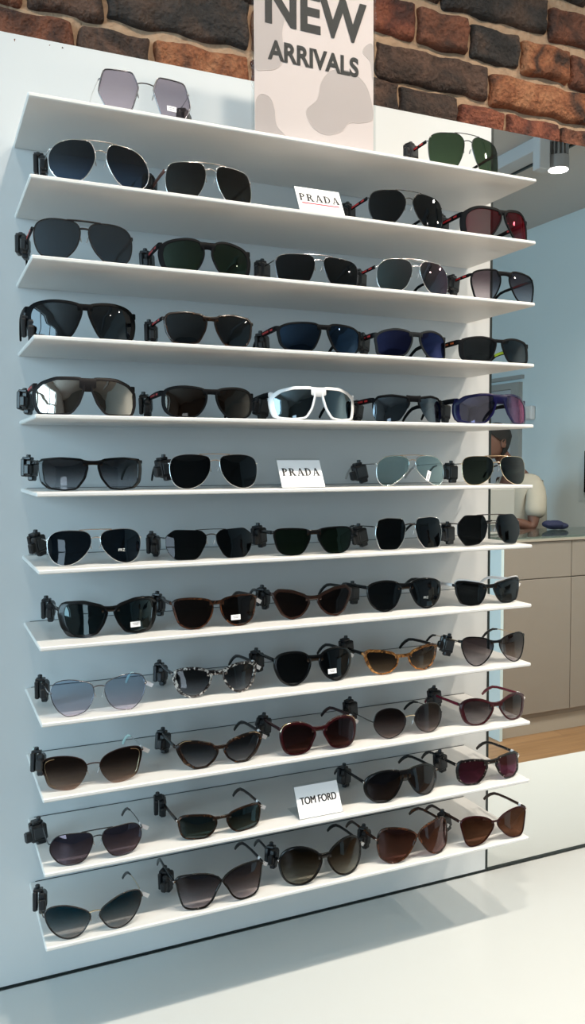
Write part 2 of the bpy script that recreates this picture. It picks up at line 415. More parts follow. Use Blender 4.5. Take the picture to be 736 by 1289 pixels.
# left wall with a window opening, wall behind the camera with the shop front
def wall_with_hole(name, axis, pos, a0, a1, h0, h1, z0, z1, mat):
    b = MB()
    def bx(u0, u1, w0, w1):
        if axis == 'x': b.box((pos-.05, (u0+u1)/2, (w0+w1)/2), (.1, u1-u0, w1-w0))
        else: b.box(((u0+u1)/2, pos-.05, (w0+w1)/2), (u1-u0, .1, w1-w0))
    bx(a0, h0, 0, CEIL); bx(h1, a1, 0, CEIL); bx(h0, h1, 0, z0); bx(h0, h1, z1, CEIL)
    return struct(b.build(name, mat, None, False))
wall_with_hole('wall_left', 'x', XL, YB, .05, -4.2, -.8, 1.3, 3.1, M['white_wall'])
wall_with_hole('wall_back', 'y', YB, XL, XR, -2.35, -1.45, .4, 2.6, M['warm_grey_wall'])
def window(name, axis, pos, u0, u1, z0, z1, n):
    b = MB()
    def bx(a, c, w0, w1):
        if axis == 'x': b.box((pos, (a+c)/2, (w0+w1)/2), (.06, c-a, w1-w0))
        else: b.box(((a+c)/2, pos, (w0+w1)/2), (c-a, .06, w1-w0))
    for i in range(n+1):
        u = u0 + (u1-u0)*i/n; bx(u-.03, u+.03, z0, z1)
    for z in (z0, z0+(z1-z0)*.7, z1): bx(u0, u1, z-.03, z+.03)
    return struct(b.build(name, M['trim'], None, False))
window('window_1', 'x', XL-.05, -4.2, -.8, 1.3, 3.1, 3)
window('window_2', 'y', YB-.05, -2.35, -1.45, .4, 2.6, 1)
# brick upper wall: bricks as real rounded blocks in a mortar bed, one wall mesh
def brick_wall():
    b = MB(); rnd = random.Random(3)
    X0, X1, ZB, ZT = -1.0, 2.2, 2.24, 2.96
    nx, nz = 150, 40; vs = []
    for j in range(nz+1):
        for i in range(nx+1):
            vs.append((X0+(X1-X0)*i/nx, .024 + rnd.uniform(-.003, .003), ZB+(ZT-ZB)*j/nz))
    b.cur = 5
    b.add(vs, [(j*(nx+1)+i, j*(nx+1)+i+1, (j+1)*(nx+1)+i+1, (j+1)*(nx+1)+i) for j in range(nz) for i in range(nx)])
    b.add([(X0, .03, ZB), (X1, .03, ZB), (X1, .055, ZB), (X0, .055, ZB), (X0, .03, ZT), (X1, .03, ZT), (X1, .055, ZT), (X0, .055, ZT)],
          [(0, 1, 2, 3), (4, 5, 6, 7), (0, 4, 7, 3), (1, 2, 6, 5)])
    def brick(x0, x1, z0, z1, mi):
        b.cur = mi
        x0 -= .003; x1 += .003; z0 -= .0025; z1 += .0025
        w, h = x1-x0, z1-z0; nu, nv = max(10, int(w/.005)), 16
        ph = [rnd.uniform(0, 6.28) for _ in range(8)]
        dep = rnd.uniform(.016, .023); tx, tz = rnd.uniform(-.02, .02), rnd.uniform(-.04, .04)
        vs = []
        for j in range(nv+1):
            for i in range(nu+1):
                u, v = 2*i/nu-1, 2*j/nv-1
                su, sv = math.sin(u*PI/2), math.sin(v*PI/2)
                # rounded corners and a wobbly outline
                r = .007
                px, pz = su*w/2, sv*h/2
                qx, qz = abs(px)-(w/2-r), abs(pz)-(h/2-r)
                if qx > 0 and qz > 0:
                    dd = math.hypot(qx, qz)
                    if dd > 1e-6:
                        kk = max(qx, qz)/dd; px = math.copysign(w/2-r+qx*kk, px); pz = math.copysign(h/2-r+qz*kk, pz)
                ed = min((w/2-abs(su*w/2)), (h/2-abs(sv*h/2)))
                f = min(1, ed/.010); f = max(0, 1-(1-f)**2)**.5
                wob = .0022*(math.sin(px*90+ph[0])+math.sin(pz*120+ph[1]))
                px2 = px + .002*math.sin(pz*110+ph[2])*abs(u) ; pz2 = pz + .0025*math.sin(px*60+ph[3])*abs(v)
                y = .027 - f*(dep + wob + tx*px + tz*pz + rnd.uniform(-.0014, .0014) + .0016*math.sin(px*230+ph[4])*math.sin(pz*260+ph[5]))
                vs.append(((x0+x1)/2+px2, y, (z0+z1)/2+pz2))
        b.add(vs, [(j*(nu+1)+i, j*(nu+1)+i+1, (j+1)*(nu+1)+i+1, (j+1)*(nu+1)+i) for j in range(nv) for i in range(nu)])
    RB, DB, OR, CH, RD = 0, 1, 2, 3, 4
    # (x0, x1, z0, z1, tone): the bricks one can make out, course by course
    for t in [(-.135, .100, 2.285, 2.349, RB), (.114, .231, 2.285, 2.348, DB), (.246, .418, 2.288, 2.352, OR), (.430, .545, 2.288, 2.355, RD), (.555, .651, 2.288, 2.358, RB),
              (.660, .737, 2.292, 2.364, DB), (.747, .877, 2.290, 2.359, DB), (.889, 1.001, 2.285, 2.352, RD), (1.012, 1.148, 2.280, 2.348, RD), (1.158, 1.285, 2.275, 2.344, RB),
              (-.22, .018, 2.362, 2.43, RB), (.030, .152, 2.365, 2.440, DB), (.164, .418, 2.372, 2.452, CH), (.430, .66, 2.372, 2.442, OR), (.668, .683, 2.378, 2.436, DB),
              (.693, .955, 2.372, 2.438, DB), (.968, 1.262, 2.364, 2.427, OR), (1.274, 1.45, 2.360, 2.425, RD),
              (.41, .645, 2.458, 2.525, DB), (.655, .778, 2.460, 2.530, RD), (.791, .906, 2.456, 2.524, RB), (.919, 1.039, 2.452, 2.519, CH), (1.051, 1.174, 2.446, 2.512, OR), (1.186, 1.33, 2.440, 2.507, RB),
              (-.05, .19, 2.466, 2.53, OR), (.203, .398, 2.468, 2.532, RB),
              (.54, .66, 2.548, 2.612, OR), (.672, .835, 2.548, 2.612, DB), (.848, 1.112, 2.540, 2.606, CH), (1.124, 1.335, 2.532, 2.598, RB)]:
        brick(*t)
    z = 2.625; k = 0
    while z < 2.9:      # the courses above, seen only from beside the photograph
        x = -.98 + (.06 if k % 2 else 0)
        while x < 2.1:
            w = rnd.choice((.11, .22, .25)); brick(x, min(2.18, x+w), z, z+.064, rnd.randrange(5)); x += w+.013
        z += .078; k += 1
    for (z, xs, xe) in ((2.285, 1.30, 2.1), (2.362, 1.46, 2.1), (2.44, 1.345, 2.1), (2.532, 1.35, 2.1), (2.285, -.98, -.15), (2.364, -.98, -.24), (2.466, -.98, -.07), (2.548, -.98, .52)):
        x = xs
        while x < xe-.06:
            w = min(rnd.choice((.11, .22, .25)), xe-x); brick(x, x+w, z, z+.063, rnd.randrange(5)); x += w+.013
    o = b.build('wall_front', BRICKS + [M['mortar']], None, True, 60)
    return struct(o)
brick_wall()

# white panel that carries the shelves
pn = tag(empty('wall_panel', (0, 0, TAB_Z)), 'tall white panel on the wall behind all the shelves', 'panel')
slab('board', -.5, PAN_R, 0, .02, 0.004, PAN_T-TAB_Z, M['panel'], 0, pn)
slab('base_joint', -.5, PAN_R, -.0006, .019, 0.0, .0026, M['gasket'], 0, pn)
o = slab('edge_joint', PAN_R+.0002, PAN_R+.0052, -.0012, .019, 0.0, PAN_T-TAB_Z, M['gasket'], 0, pn)
# mirror to its right
mi = tag(empty('wall_mirror', (PAN_R+.0056, 0, TAB_Z)), 'large wall mirror right of the shelves, reflecting the shop', 'mirror')
slab('glass', 0, 1.0, 0, .012, .0065, PAN_T-TAB_Z, M['mirror'], 0, mi)
slab('base_strip', 0, 1.0, -.002, .012, 0.0, .006, M['gasket'], 0, mi)
# counter the panel and the mirror stand on
ct = tag(empty('display_counter', (.7, -.27, 0)), 'long glossy white counter below the shelves and mirror', 'counter')
slab('top', -1.9, 1.9, -.262, .2695, TAB_Z-.04, TAB_Z-.0004, M['table'], .003, ct, True)
slab('body', -1.86, 1.86, -.22, .26, .08, TAB_Z-.041, M['counter_body'], 0, ct)
slab('plinth', -1.84, 1.84, -.19, .25, .0005, .0795, M['taupe_light'], 0, ct)

ORD = ['top', 'second', 'third', 'fourth', 'fifth', 'sixth', 'seventh', 'eighth', 'ninth', 'tenth', 'eleventh', 'bottom']
SHELF_WORDS = {1: 'carrying the poster', 2: 'with the red-lined sign card', 3: 'above the black wrap sunglasses', 4: 'above the mirrored shield sunglasses', 5: 'with the white-framed shield sunglasses',
               6: 'with the plain black-lettered sign card', 7: 'with hexagonal sunglasses', 8: 'with black-and-white sunglasses', 9: 'with amber tortoiseshell sunglasses', 10: 'with round wire sunglasses',
               11: 'with the bold-lettered sign card', 12: 'nearest the counter'}
for i in range(1, 13):
    b = MB(); b.box((SHELF_L/2, -SHELF_D/2-.0003, -SHELF_T/2), (SHELF_L, SHELF_D-.0006, SHELF_T), .0016)
    s = b.build('display_shelf', M['shelf'], None, True, 25); s.location = (0, 0, zs(i))
    g = MB(); g.box((SHELF_L/2+.004, -.0010, .0004), (SHELF_L-.012, .0012, .0008)); g.build('back_gap', M['gasket'], s, False)
    tag(s, '%s white wall shelf%s, %s' % (ORD[i-1], '' if i in (1, 12) else ' from the top', SHELF_WORDS[i]), 'shelf', 'white display shelves')

# ------------------------------------------------------------------ the shop behind, seen in the mirror
RC_X, RC_Y = 2.79, -2.445
rc = tag(empty('reception_counter', (RC_X, RC_Y, 0)), 'taupe reception counter with glass top reflected in the mirror', 'counter')
W = XR-RC_X-.004
slab('carcass', .02, W, -.44, -.0205, .10, 1.14, M['taupe'], 0, rc)
slab('plinth', .02, W, -.42, -.03, .0005, .0995, M['taupe_light'], 0, rc)
slab('end_panel', 0, .0195, -.45, .002, .0005, 1.1395, M['daylight_tint_white'], 0, rc)
for x0, x1 in ((.022, .506), (.510, 1.0), (1.004, W)):
    slab('drawer_front', x0, x1, -.02, 0, .925, 1.138, M['taupe'], .002, rc)
    slab('door', x0, x1, -.02, 0, .132, .920, M['taupe'], .002, rc)
slab('worktop', -.01, W, -.47, .012, 1.1405, 1.158, M['taupe_light'], .002, rc)
slab('glass_top', -.012, W, -.475, .018, 1.1585, 1.170, M['counter_glass'], .001, rc)
# things on it
cl = MB(); cl.ellip((0, 0, .030), (.075, .05, .030)); cl.ellip((.05, .01, .022), (.05, .035, .022)); cl.ellip((-.035, -.012, .035), (.045, .04, .024))
c_ = tag(cl.build('cloth', M['cloth_blue']), 'crumpled navy cloth on the glass counter top', 'cloth'); c_.location = (3.46, -2.80, 1.1705)
mo = tag(empty('monitor', (2.935, -2.70, 1.1705)), 'grey desk monitor on the reception counter before the man', 'monitor')
slab('screen_back', -.13, .13, -.015, .015, .05, .27, M['grey_panel'], .006, mo, True)
slab('stand', -.02, .02, -.035, -.0155, .012, .16, M['grey_panel'], .003, mo, True)
slab('foot', -.08, .08, -.08, .05, 0, .0115, M['grey_panel'], .003, mo, True)
# on the pale blue wall
dr = empty('door_1', (XR, -4.95, 0)); struct(dr)
b = MB()
b.box((-.02, .88, 1.09), (.04, .10, 2.18)); b.box((-.02, -.88, 1.09), (.04, .10, 2.18)); b.box((-.02, 0, 2.205), (.04, 1.86, .05)); b.box((-.012, 0, 2.27), (.024, 1.90, .03))
struct(b.build('door_frame', M['grey_panel'], dr, False))
struct(slab('door_leaf', -.012, -.001, -.83, .83, .005, 2.178, M['light_grey'], 0, dr))
sw = tag(empty('wall_box', (XR, -3.90, 1.98)), 'small white control box high on the pale blue wall', 'switch box')
slab('housing', -.045, -.001, -.045, .045, -.055, .055, M['white'], .008, sw, True); slab('lid', -.052, -.0455, -.035, .035, -.045, .045, M['trim'], .003, sw, True)
tv = tag(empty('wall_screen', (XR, -2.948, 1.53)), 'black screen hung on the pale blue wall at the photo edge', 'screen')
slab('bezel', -.04, -.001, -.315, .315, -.15, .15, M['matte'], .006, tv, True); slab('display', -.0415, -.0402, -.30, .30, -.135, .135, M['screen'], 0, tv)
# ceiling beam and lamps
bm_ = tag(empty('ceiling_beam', (3.02, -3.3, CEIL)), 'pale grey boxed-in beam running along the ceiling', 'beam')
slab('casing', -.06, .06, -1.6, 1.35, -.075, -.0005, M['light_grey'], .003, bm_, True); slab('dark_edge', .0605, .075, -1.6, 1.35, -.085, -.0005, M['gasket'], 0, bm_)  # beam casing with a dark strip along one lower edge
def spot(loc, label, aim, power, big=False):
    s = tag(empty('ceiling_spotlight', loc), label, 'spotlight', 'ceiling spotlights')
    top = CEIL - loc[2]
    r = .058
    b = MB(); b.cyl((0, 0, .035), r, .07, seg=28, bev=.003)
    for k in range(14):
        a = 2*PI*k/14; b.box((.040*math.cos(a), .040*math.sin(a), .120), (.030, .005, .098), 0, Matrix.Rotation(a, 3, 'Z'))
    b.cyl((0, 0, .12), .026, .10, seg=16); b.cyl((0, 0, .172), .05, .006, seg=24)
    b.build('lamp_head', M['lamp_body'], s, True, 35)
    g = MB(); g.cyl((0, 0, -.002), r-.006, .003, seg=28); g.build('lamp_lens', M['lamp_glow'], s)
    st = MB(); st.box((-.115, 0, .10), (.07, .06, .24), .004); st.box((-.06, 0, .15), (.06, .02, .02), .003); st.cyl((-.115, 0, (top+.22)/2), .012, top-.22-.001, seg=12)
    st.build('driver_box', M['light_grey'], s, True, 35)
    l = bpy.data.lights.new('spot_lamp', 'AREA'); l.shape = 'DISK'; l.size = .09; l.energy = power; l.color = SPOT_COLOR; l.spread = math.radians(140)
    lo = bpy.data.objects.new('lamp', l); COL.objects.link(lo); lo.parent = s; lo.location = (0, 0, -.005)
    d = Vector(aim) - Vector(loc); lo.rotation_euler = (0, 0, 0)
    return s
FIT = {
'1a':(174.9,-205.2,1.20,'-19.7,70.6 -10.7,50.6 -24.3,10.9 -58.5,11.1 -71.6,36.7 -62.6,69.9',None,(39.1,27.6)),
'1b':(761.5,-209.2,2.83,'-18.9,68.1 -8.1,55.1 -15.4,28.5 -30.3,8.9 -53.6,8.8 -70.3,14.3 -75.1,32.0 -73.1,57.5 -60.7,66.6 -40.5,68.9',(-79.1,78.2,48.6,20),None),
'2a':(104.5,-209.2,2.22,'-14.7,65.7 -8.2,49.5 -12.6,31.8 -25.7,13.2 -41.9,5.8 -59.7,9.4 -71.7,21.8 -73.8,41.0 -64.9,57.4 -49.0,65.8 -30.8,68.1',(-77.8,86.6,47.3,80),None),
'2b':(275.7,-209.2,2.50,'-14.6,58.5 -8.7,47.4 -11.6,29.1 -19.1,14.5 -28.9,5.3 -48.6,6.0 -65.1,9.0 -69.8,19.1 -70.5,34.1 -66.1,50.6 -57.0,57.1 -34.8,59.6',(-74.5,109.3,46.9,60),None),
'2c':(638.2,-209.2,2.19,'-20.7,63.7 -7.7,51.3 -11.4,33.4 -25.8,14.6 -39.3,6.0 -59.1,7.2 -70.7,16.5 -74.7,33.6 -71.5,51.9 -61.5,60.3 -41.6,63.7',(-78.7,92.3,40.3,30),None),
'2d':(839.5,-209.2,5.00,'-24.1,55.5 -7.5,51.2 -6.6,39.9 -17.0,22.0 -30.8,7.2 -48.0,6.9 -63.6,10.6 -67.7,22.9 -66.9,42.6 -59.5,52.2 -45.7,57.0',(-71.7,105.2,46.0,20),None),
'3a':(79.2,-205.2,1.26,'-13.1,61.0 -6.4,51.5 -8.3,36.7 -15.8,21.3 -32.8,6.7 -50.5,6.8 -63.8,13.0 -70.1,25.5 -71.4,42.7 -66.5,56.0 -52.8,62.9 -31.0,64.1',(-79.9,112.0,44.3,75),None),
'3b':(269.3,-209.2,2.67,'-11.4,46.2 -7.7,35.6 -11.0,21.5 -22.6,5.5 -45.1,4.7 -63.0,7.6 -68.7,22.5 -68.2,36.1 -59.1,45.9 -38.2,51.0 -22.2,50.8',(-73.2,112.0,35.4,60),None),
'3c':(465.0,-205.2,1.46,'-15.8,49.5 -8.5,39.9 -12.5,22.0 -24.1,5.0 -48.1,4.8 -69.7,6.5 -74.8,20.7 -75.5,37.9 -66.6,46.5 -46.1,49.9',(-79.5,68.8,30.7,30),None),
'3d':(652.4,-209.2,2.40,'-17.2,58.5 -8.2,48.4 -11.2,32.0 -22.5,12.4 -39.8,3.9 -61.2,4.3 -71.0,14.2 -72.8,31.5 -69.6,46.2 -56.1,57.4 -37.1,60.3',(-76.8,79.4,32.5,30),None),
'3e':(848.3,-205.2,1.58,'-16.0,56.7 -10.7,44.3 -16.1,26.8 -28.6,8.9 -41.4,4.5 -61.1,4.9 -67.6,20.9 -70.2,39.1 -64.5,52.0 -47.8,57.2 -28.9,59.1',(-74.2,73.3,40.4,20),None),
'4a':(77.5,-209.2,5.00,'-18.3,52.3 -6.9,47.1 -10.8,29.4 -25.2,4.9 -46.5,5.2 -67.1,8.4 -73.1,21.7 -73.8,39.2 -65.8,50.5 -45.0,54.6',(-77.8,43.8,18.7,80),None),
'4b':(272.9,-209.2,2.01,'-13.3,47.0 -7.5,37.7 -11.4,23.7 -21.9,5.2 -42.3,2.2 -59.3,4.4 -67.9,18.6 -70.9,40.3 -65.5,47.3 -37.8,50.6',(-74.9,98.6,28.8,70),None),
'4c':(471.9,-209.2,3.28,'-15.3,45.8 -7.9,38.9 -11.7,24.0 -21.7,6.0 -33.6,1.3 -57.3,2.3 -69.1,9.5 -73.0,22.5 -73.3,37.1 -61.1,44.4 -38.9,46.9',(-77.3,99.4,21.6,50),None),
'4d':(652.6,-209.2,3.73,'-13.2,42.9 -9.2,35.0 -12.9,21.4 -23.7,6.1 -38.8,1.7 -56.6,2.9 -67.4,5.6 -69.2,20.3 -69.8,33.7 -59.8,43.1 -36.7,47.4',(-73.8,72.9,28.7,30),None),
'4e':(832.6,-209.2,2.75,'-14.7,41.9 -8.5,36.6 -14.4,19.3 -23.1,6.3 -42.7,4.3 -66.3,6.7 -71.1,17.9 -70.3,34.7 -63.3,41.8 -37.7,45.2',None,None),
'5a':(79.6,-209.2,4.42,'-8.5,53.7 -7.5,40.5 -15.2,19.9 -26.6,5.1 -48.1,4.1 -67.6,5.1 -72.4,19.7 -72.7,37.1 -62.5,47.2 -43.9,53.9',(-82.2,112.0,26.7,60),None),
'5b':(272.9,-209.2,3.52,'-13.8,42.3 -9.7,32.1 -14.8,15.9 -26.9,2.5 -43.7,0.9 -61.2,3.2 -70.0,14.0 -70.7,34.4 -63.8,43.1 -42.1,46.2',(-82.8,112.0,22.9,70),None),
'5c':(462.0,-209.2,4.55,'-10.6,51.0 -8.8,40.1 -14.9,19.4 -25.2,4.2 -44.9,1.9 -67.9,4.2 -72.1,19.2 -73.1,35.6 -61.7,45.1 -43.0,50.5',(-77.1,79.3,21.9,20),None),
'5d':(649.0,-209.2,5.00,'-11.5,43.8 -9.1,33.1 -18.5,16.7 -30.1,1.8 -52.6,-0.1 -67.5,1.9 -71.5,15.4 -70.0,35.6 -62.5,44.9 -40.9,47.5',(-75.5,88.2,22.7,30),None),
'5e':(837.5,-209.2,5.00,'-10.2,52.4 -12.6,38.1 -19.7,19.6 -33.5,3.9 -54.4,2.5 -71.9,6.9 -74.8,21.1 -74.1,38.1 -59.7,49.2 -36.5,53.4',(-78.8,81.7,25.1,20),None),
'6a':(88.2,-190.2,2.51,'-16.2,46.7 -9.4,37.8 -14.3,20.0 -26.1,4.6 -43.0,3.0 -62.1,5.5 -69.9,14.4 -72.1,32.1 -71.7,46.8 -47.0,49.1',(-82.7,112.0,34.0,60),None),
'6b':(284.0,-190.2,1.16,'-13.9,52.7 -8.1,42.2 -11.9,24.3 -24.8,8.1 -46.0,0.3 -64.8,5.5 -72.8,20.3 -73.6,39.4 -65.9,51.2 -43.8,55.7',(-77.6,34.9,33.5,20),None),
'6c':(657.6,-190.2,1.70,'-14.7,51.8 -6.8,42.2 -11.4,25.7 -25.8,12.2 -43.9,1.4 -58.1,0.2 -67.4,8.4 -70.3,23.3 -67.3,39.6 -55.7,50.4 -37.0,53.9',(-74.3,72.3,24.2,0),(32.3,17.1)),
'6d':(844.2,-190.2,2.05,'-15.9,51.0 -8.2,38.9 -12.6,21.7 -23.3,8.8 -41.2,0.4 -59.2,0.5 -68.9,9.1 -72.4,24.8 -70.9,41.9 -62.4,51.1 -38.3,53.3',(-76.4,50.4,23.2,10),None),
'7a':(89.9,-194.8,1.95,'-17.3,50.4 -7.5,41.1 -9.5,26.3 -20.1,11.9 -34.6,2.1 -50.0,-0.3 -62.3,5.9 -69.2,19.3 -70.4,35.5 -63.7,47.1 -48.4,52.1',(-75.1,112.0,26.1,40),None),
'7b':(273.2,-199.5,1.93,'-16.5,45.3 -7.7,37.0 -9.8,23.8 -19.5,6.4 -27.2,-0.7 -59.0,-0.5 -68.5,10.8 -72.8,21.2 -72.3,37.3 -58.7,47.3',(-76.8,85.4,19.7,65),None),
'7c':(453.3,-205.9,0.40,'-14.0,40.7 -8.4,32.2 -12.0,20.0 -23.2,4.0 -36.6,0.5 -54.0,1.8 -63.8,8.5 -68.9,22.2 -69.6,39.8 -49.3,43.2',(-73.6,78.2,28.5,35),None),
'7d':(645.5,-204.1,1.21,'-14.8,53.5 -9.5,38.4 -15.2,16.9 -28.3,-0.7 -61.7,-0.4 -69.6,28.0 -63.4,52.0 -46.0,55.6',(-73.6,63.8,22.1,15),None),
'7e':(819.1,-209.8,1.94,'-17.1,55.7 -8.9,37.1 -16.2,14.6 -29.8,2.4 -57.2,-0.5 -70.6,18.8 -70.1,39.9 -55.8,55.7',(-74.6,43.7,22.0,15),None),
'8a':(111.9,-189.6,3.20,'-14.2,43.1 -8.6,35.2 -15.0,19.1 -24.2,6.2 -41.4,2.5 -58.0,4.5 -65.3,18.0 -68.5,37.5 -64.9,49.4 -39.8,50.3',(-85.2,112.0,30.9,75),(38.5,13.8)),
'8b':(282.6,-195.1,1.52,'-12.0,43.4 -7.8,32.7 -13.1,16.6 -25.8,4.1 -42.4,1.3 -58.2,7.5 -65.0,19.7 -69.4,40.5 -64.0,46.8 -37.6,47.9',(-73.4,106.4,28.5,60),(32.1,14.1)),
'8c':(462.6,-182.1,0.40,'-16.6,37.1 -9.4,28.2 -16.1,16.1 -27.2,5.7 -42.4,2.1 -55.4,9.1 -63.6,23.5 -71.5,41.9 -63.9,48.4 -40.4,45.6',(-75.5,56.2,32.5,50),None),
'8d':(646.6,-185.3,0.67,'-19.3,49.0 -12.0,39.0 -15.9,25.5 -26.0,9.7 -43.3,2.2 -59.5,7.8 -69.2,20.6 -72.7,37.0 -67.8,47.6 -43.7,52.3',(-76.7,73.7,26.8,25),None),
'8e':(823.7,-199.3,1.47,'-14.6,36.8 -9.9,29.4 -17.6,12.7 -26.4,3.3 -45.7,2.1 -62.3,6.5 -68.9,23.8 -70.9,43.6 -55.8,43.6',None,None),
'9a':(88.8,-209.1,0.40,'-16.7,47.7 -8.3,37.9 -10.3,21.9 -19.5,6.7 -32.7,0.9 -48.4,-0.1 -60.8,8.6 -68.8,22.5 -71.6,38.8 -65.1,51.2 -45.2,54.5',(-75.6,88.9,24.9,75),None),
'9b':(284.1,-190.0,2.31,'-18.3,39.3 -12.6,29.8 -17.7,16.8 -30.3,4.4 -45.1,1.9 -57.8,9.2 -64.5,22.9 -67.3,37.9 -58.0,43.5 -37.6,44.4',(-71.3,105.2,21.3,60),None),
'9c':(461.3,-191.7,1.51,'-20.5,50.8 -11.1,40.2 -14.2,25.1 -23.9,10.7 -40.3,2.5 -55.7,7.8 -64.9,22.2 -68.3,38.9 -60.9,50.9 -39.5,54.2',(-72.3,105.6,26.0,35),(32.2,17.7)),
'9d':(639.5,-189.1,1.33,'-21.4,34.4 -12.0,26.2 -15.9,14.8 -27.9,4.2 -45.5,1.3 -59.2,6.7 -67.7,20.3 -72.9,38.0 -66.7,42.0 -42.1,39.5',(-76.9,86.7,36.1,20),None),
'9e':(833.4,-208.1,1.89,'-26.1,48.6 -8.8,39.6 -9.5,27.4 -19.3,13.0 -33.8,1.9 -48.9,-0.1 -61.3,8.2 -69.2,25.2 -71.3,43.5 -59.0,52.0',(-75.3,63.6,32.1,0),None),
'10a':(78.4,-205.7,0.40,'-19.5,43.0 -9.7,31.2 -11.6,18.2 -20.8,4.8 -32.5,-1.6 -49.6,-0.2 -66.3,7.2 -72.7,24.1 -75.8,41.9 -67.7,49.6 -42.3,49.7',(-79.8,26.9,41.2,75),None),
'10b':(284.5,-204.5,0.88,'-16.8,34.6 -6.3,24.3 -13.1,11.8 -25.8,2.5 -42.6,1.8 -55.7,11.4 -64.1,25.6 -68.0,37.7 -59.0,42.1 -38.1,40.3',(-72.0,107.8,20.1,50),None),
'10c':(460.0,-212.6,0.83,'-20.1,44.2 -10.0,33.2 -15.2,20.1 -24.8,6.3 -44.2,1.9 -58.4,6.3 -65.0,19.2 -67.0,38.5 -59.4,48.6 -39.0,50.5',(-71.0,92.0,29.6,35),None),
'10d':(644.9,-205.6,1.46,'-23.1,48.5 -9.7,33.9 -11.5,19.5 -22.1,6.2 -41.6,-0.3 -56.8,4.0 -68.3,16.5 -71.2,31.1 -63.9,46.5 -45.2,52.7',(-75.2,100.8,33.1,20),None),
'10e':(834.0,-208.9,2.28,'-21.3,39.3 -9.3,30.4 -17.5,14.4 -30.2,3.5 -48.4,1.3 -60.7,7.2 -66.1,21.2 -67.9,34.9 -58.9,43.6 -39.7,44.5',(-72.7,112.0,31.1,10),None),
'11a':(80.7,-218.5,2.02,'-13.0,43.3 -6.9,32.6 -12.4,15.9 -22.9,2.9 -40.0,-0.5 -55.2,2.8 -65.9,14.0 -69.6,25.9 -65.1,38.6 -53.9,44.9 -34.3,45.5',(-77.9,112.0,17.8,10),None),
'11b':(282.6,-211.7,1.79,'-18.4,30.5 -11.0,22.6 -16.2,8.5 -28.7,0.1 -49.4,0.4 -62.3,4.2 -67.6,16.4 -68.6,29.7 -62.6,35.1 -39.3,34.6',(-77.9,112.0,23.4,80),None),
'11c':(631.1,-212.8,2.92,'-13.6,50.2 -7.1,40.0 -15.0,22.5 -27.5,7.1 -45.3,0.4 -58.8,3.4 -68.6,14.5 -70.9,29.9 -64.5,43.5 -42.9,51.6',(-74.9,108.1,20.6,35),None),
'11d':(824.0,-209.5,2.61,'-17.0,39.9 -11.9,29.5 -20.4,12.7 -33.7,1.1 -54.1,0.2 -66.6,8.4 -68.3,26.2 -65.1,40.6 -41.9,42.5',(-72.3,75.6,27.7,20),None),
'12a':(74.8,-218.5,0.89,'-16.5,39.1 -6.7,28.2 -11.5,16.0 -22.0,3.6 -36.5,-0.1 -50.5,3.5 -62.8,14.4 -70.7,28.8 -73.0,43.6 -64.4,50.9 -42.0,49.9',(-77.0,49.5,53.8,80),None),
'12b':(280.0,-219.2,2.09,'-14.2,40.7 -3.1,31.2 -10.5,18.4 -20.3,2.5 -35.6,-5.3 -60.2,-2.2 -68.1,14.7 -71.6,32.5 -71.8,43.7 -51.2,46.7 -30.6,45.5',(-75.8,79.5,23.3,50),None),
'12c':(466.8,-219.2,2.79,'-17.4,48.4 -7.8,35.0 -14.1,18.4 -27.2,4.3 -46.8,-1.3 -63.7,3.4 -72.9,15.5 -76.4,33.1 -71.6,49.0 -58.7,57.2 -38.4,57.6',(-80.4,56.2,37.7,50),None),
'12d':(653.8,-219.2,3.20,'-17.7,47.8 -3.5,36.2 -12.2,19.0 -26.7,2.5 -49.2,-5.2 -66.7,2.3 -71.9,14.7 -72.4,36.3 -64.5,51.6 -43.4,53.7',(-76.4,73.4,28.6,40),None),
'12e':(827.3,-219.2,1.02,'-18.1,43.7 -5.0,32.3 -13.8,17.6 -32.0,2.8 -54.5,-1.2 -65.0,6.1 -71.0,26.1 -73.6,44.1 -62.5,50.8 -40.6,50.3',(-77.6,66.8,30.0,20),None),
}
spot((3.0, -2.25, 3.18), 'lit grey ceiling spotlight reflected at the top of the mirror', (2.4, -1.2, 0), SPOT_POWER)
spot((1.55, -.98, 3.10), 'grey ceiling spotlight above the mirror end of the counter', (.9, -.05, 1.0), SPOT_POWER*1.8)
spot((.90, -.96, 3.10), 'grey ceiling spotlight in front of the right end of the shelves', (.75, -.1, 1.0), SPOT_POWER*1.1)
spot((.30, -.96, 3.10), 'grey ceiling spotlight in front of the middle of the shelves', (.35, -.1, 1.0), SPOT_POWER)
spot((-.32, -.96, 3.10), 'grey ceiling spotlight left of the shelves', (0, -.1, 1.0), SPOT_POWER*.25)
spot((3.3, -1.25, 3.10), 'added out-of-view fill spotlight between the mirror and the reception counter', (3.3, -2.7, .8), SPOT_POWER*2.4)  # added fill lamp, out of view, brightens the reception counter front
spot((2.5, -1.05, 3.10), 'added out-of-view fill spotlight right of the mirror end lamp', (2.6, -2.5, .8), SPOT_POWER*1.8)  # second added fill, also unseen; lights the counter and the mirror end

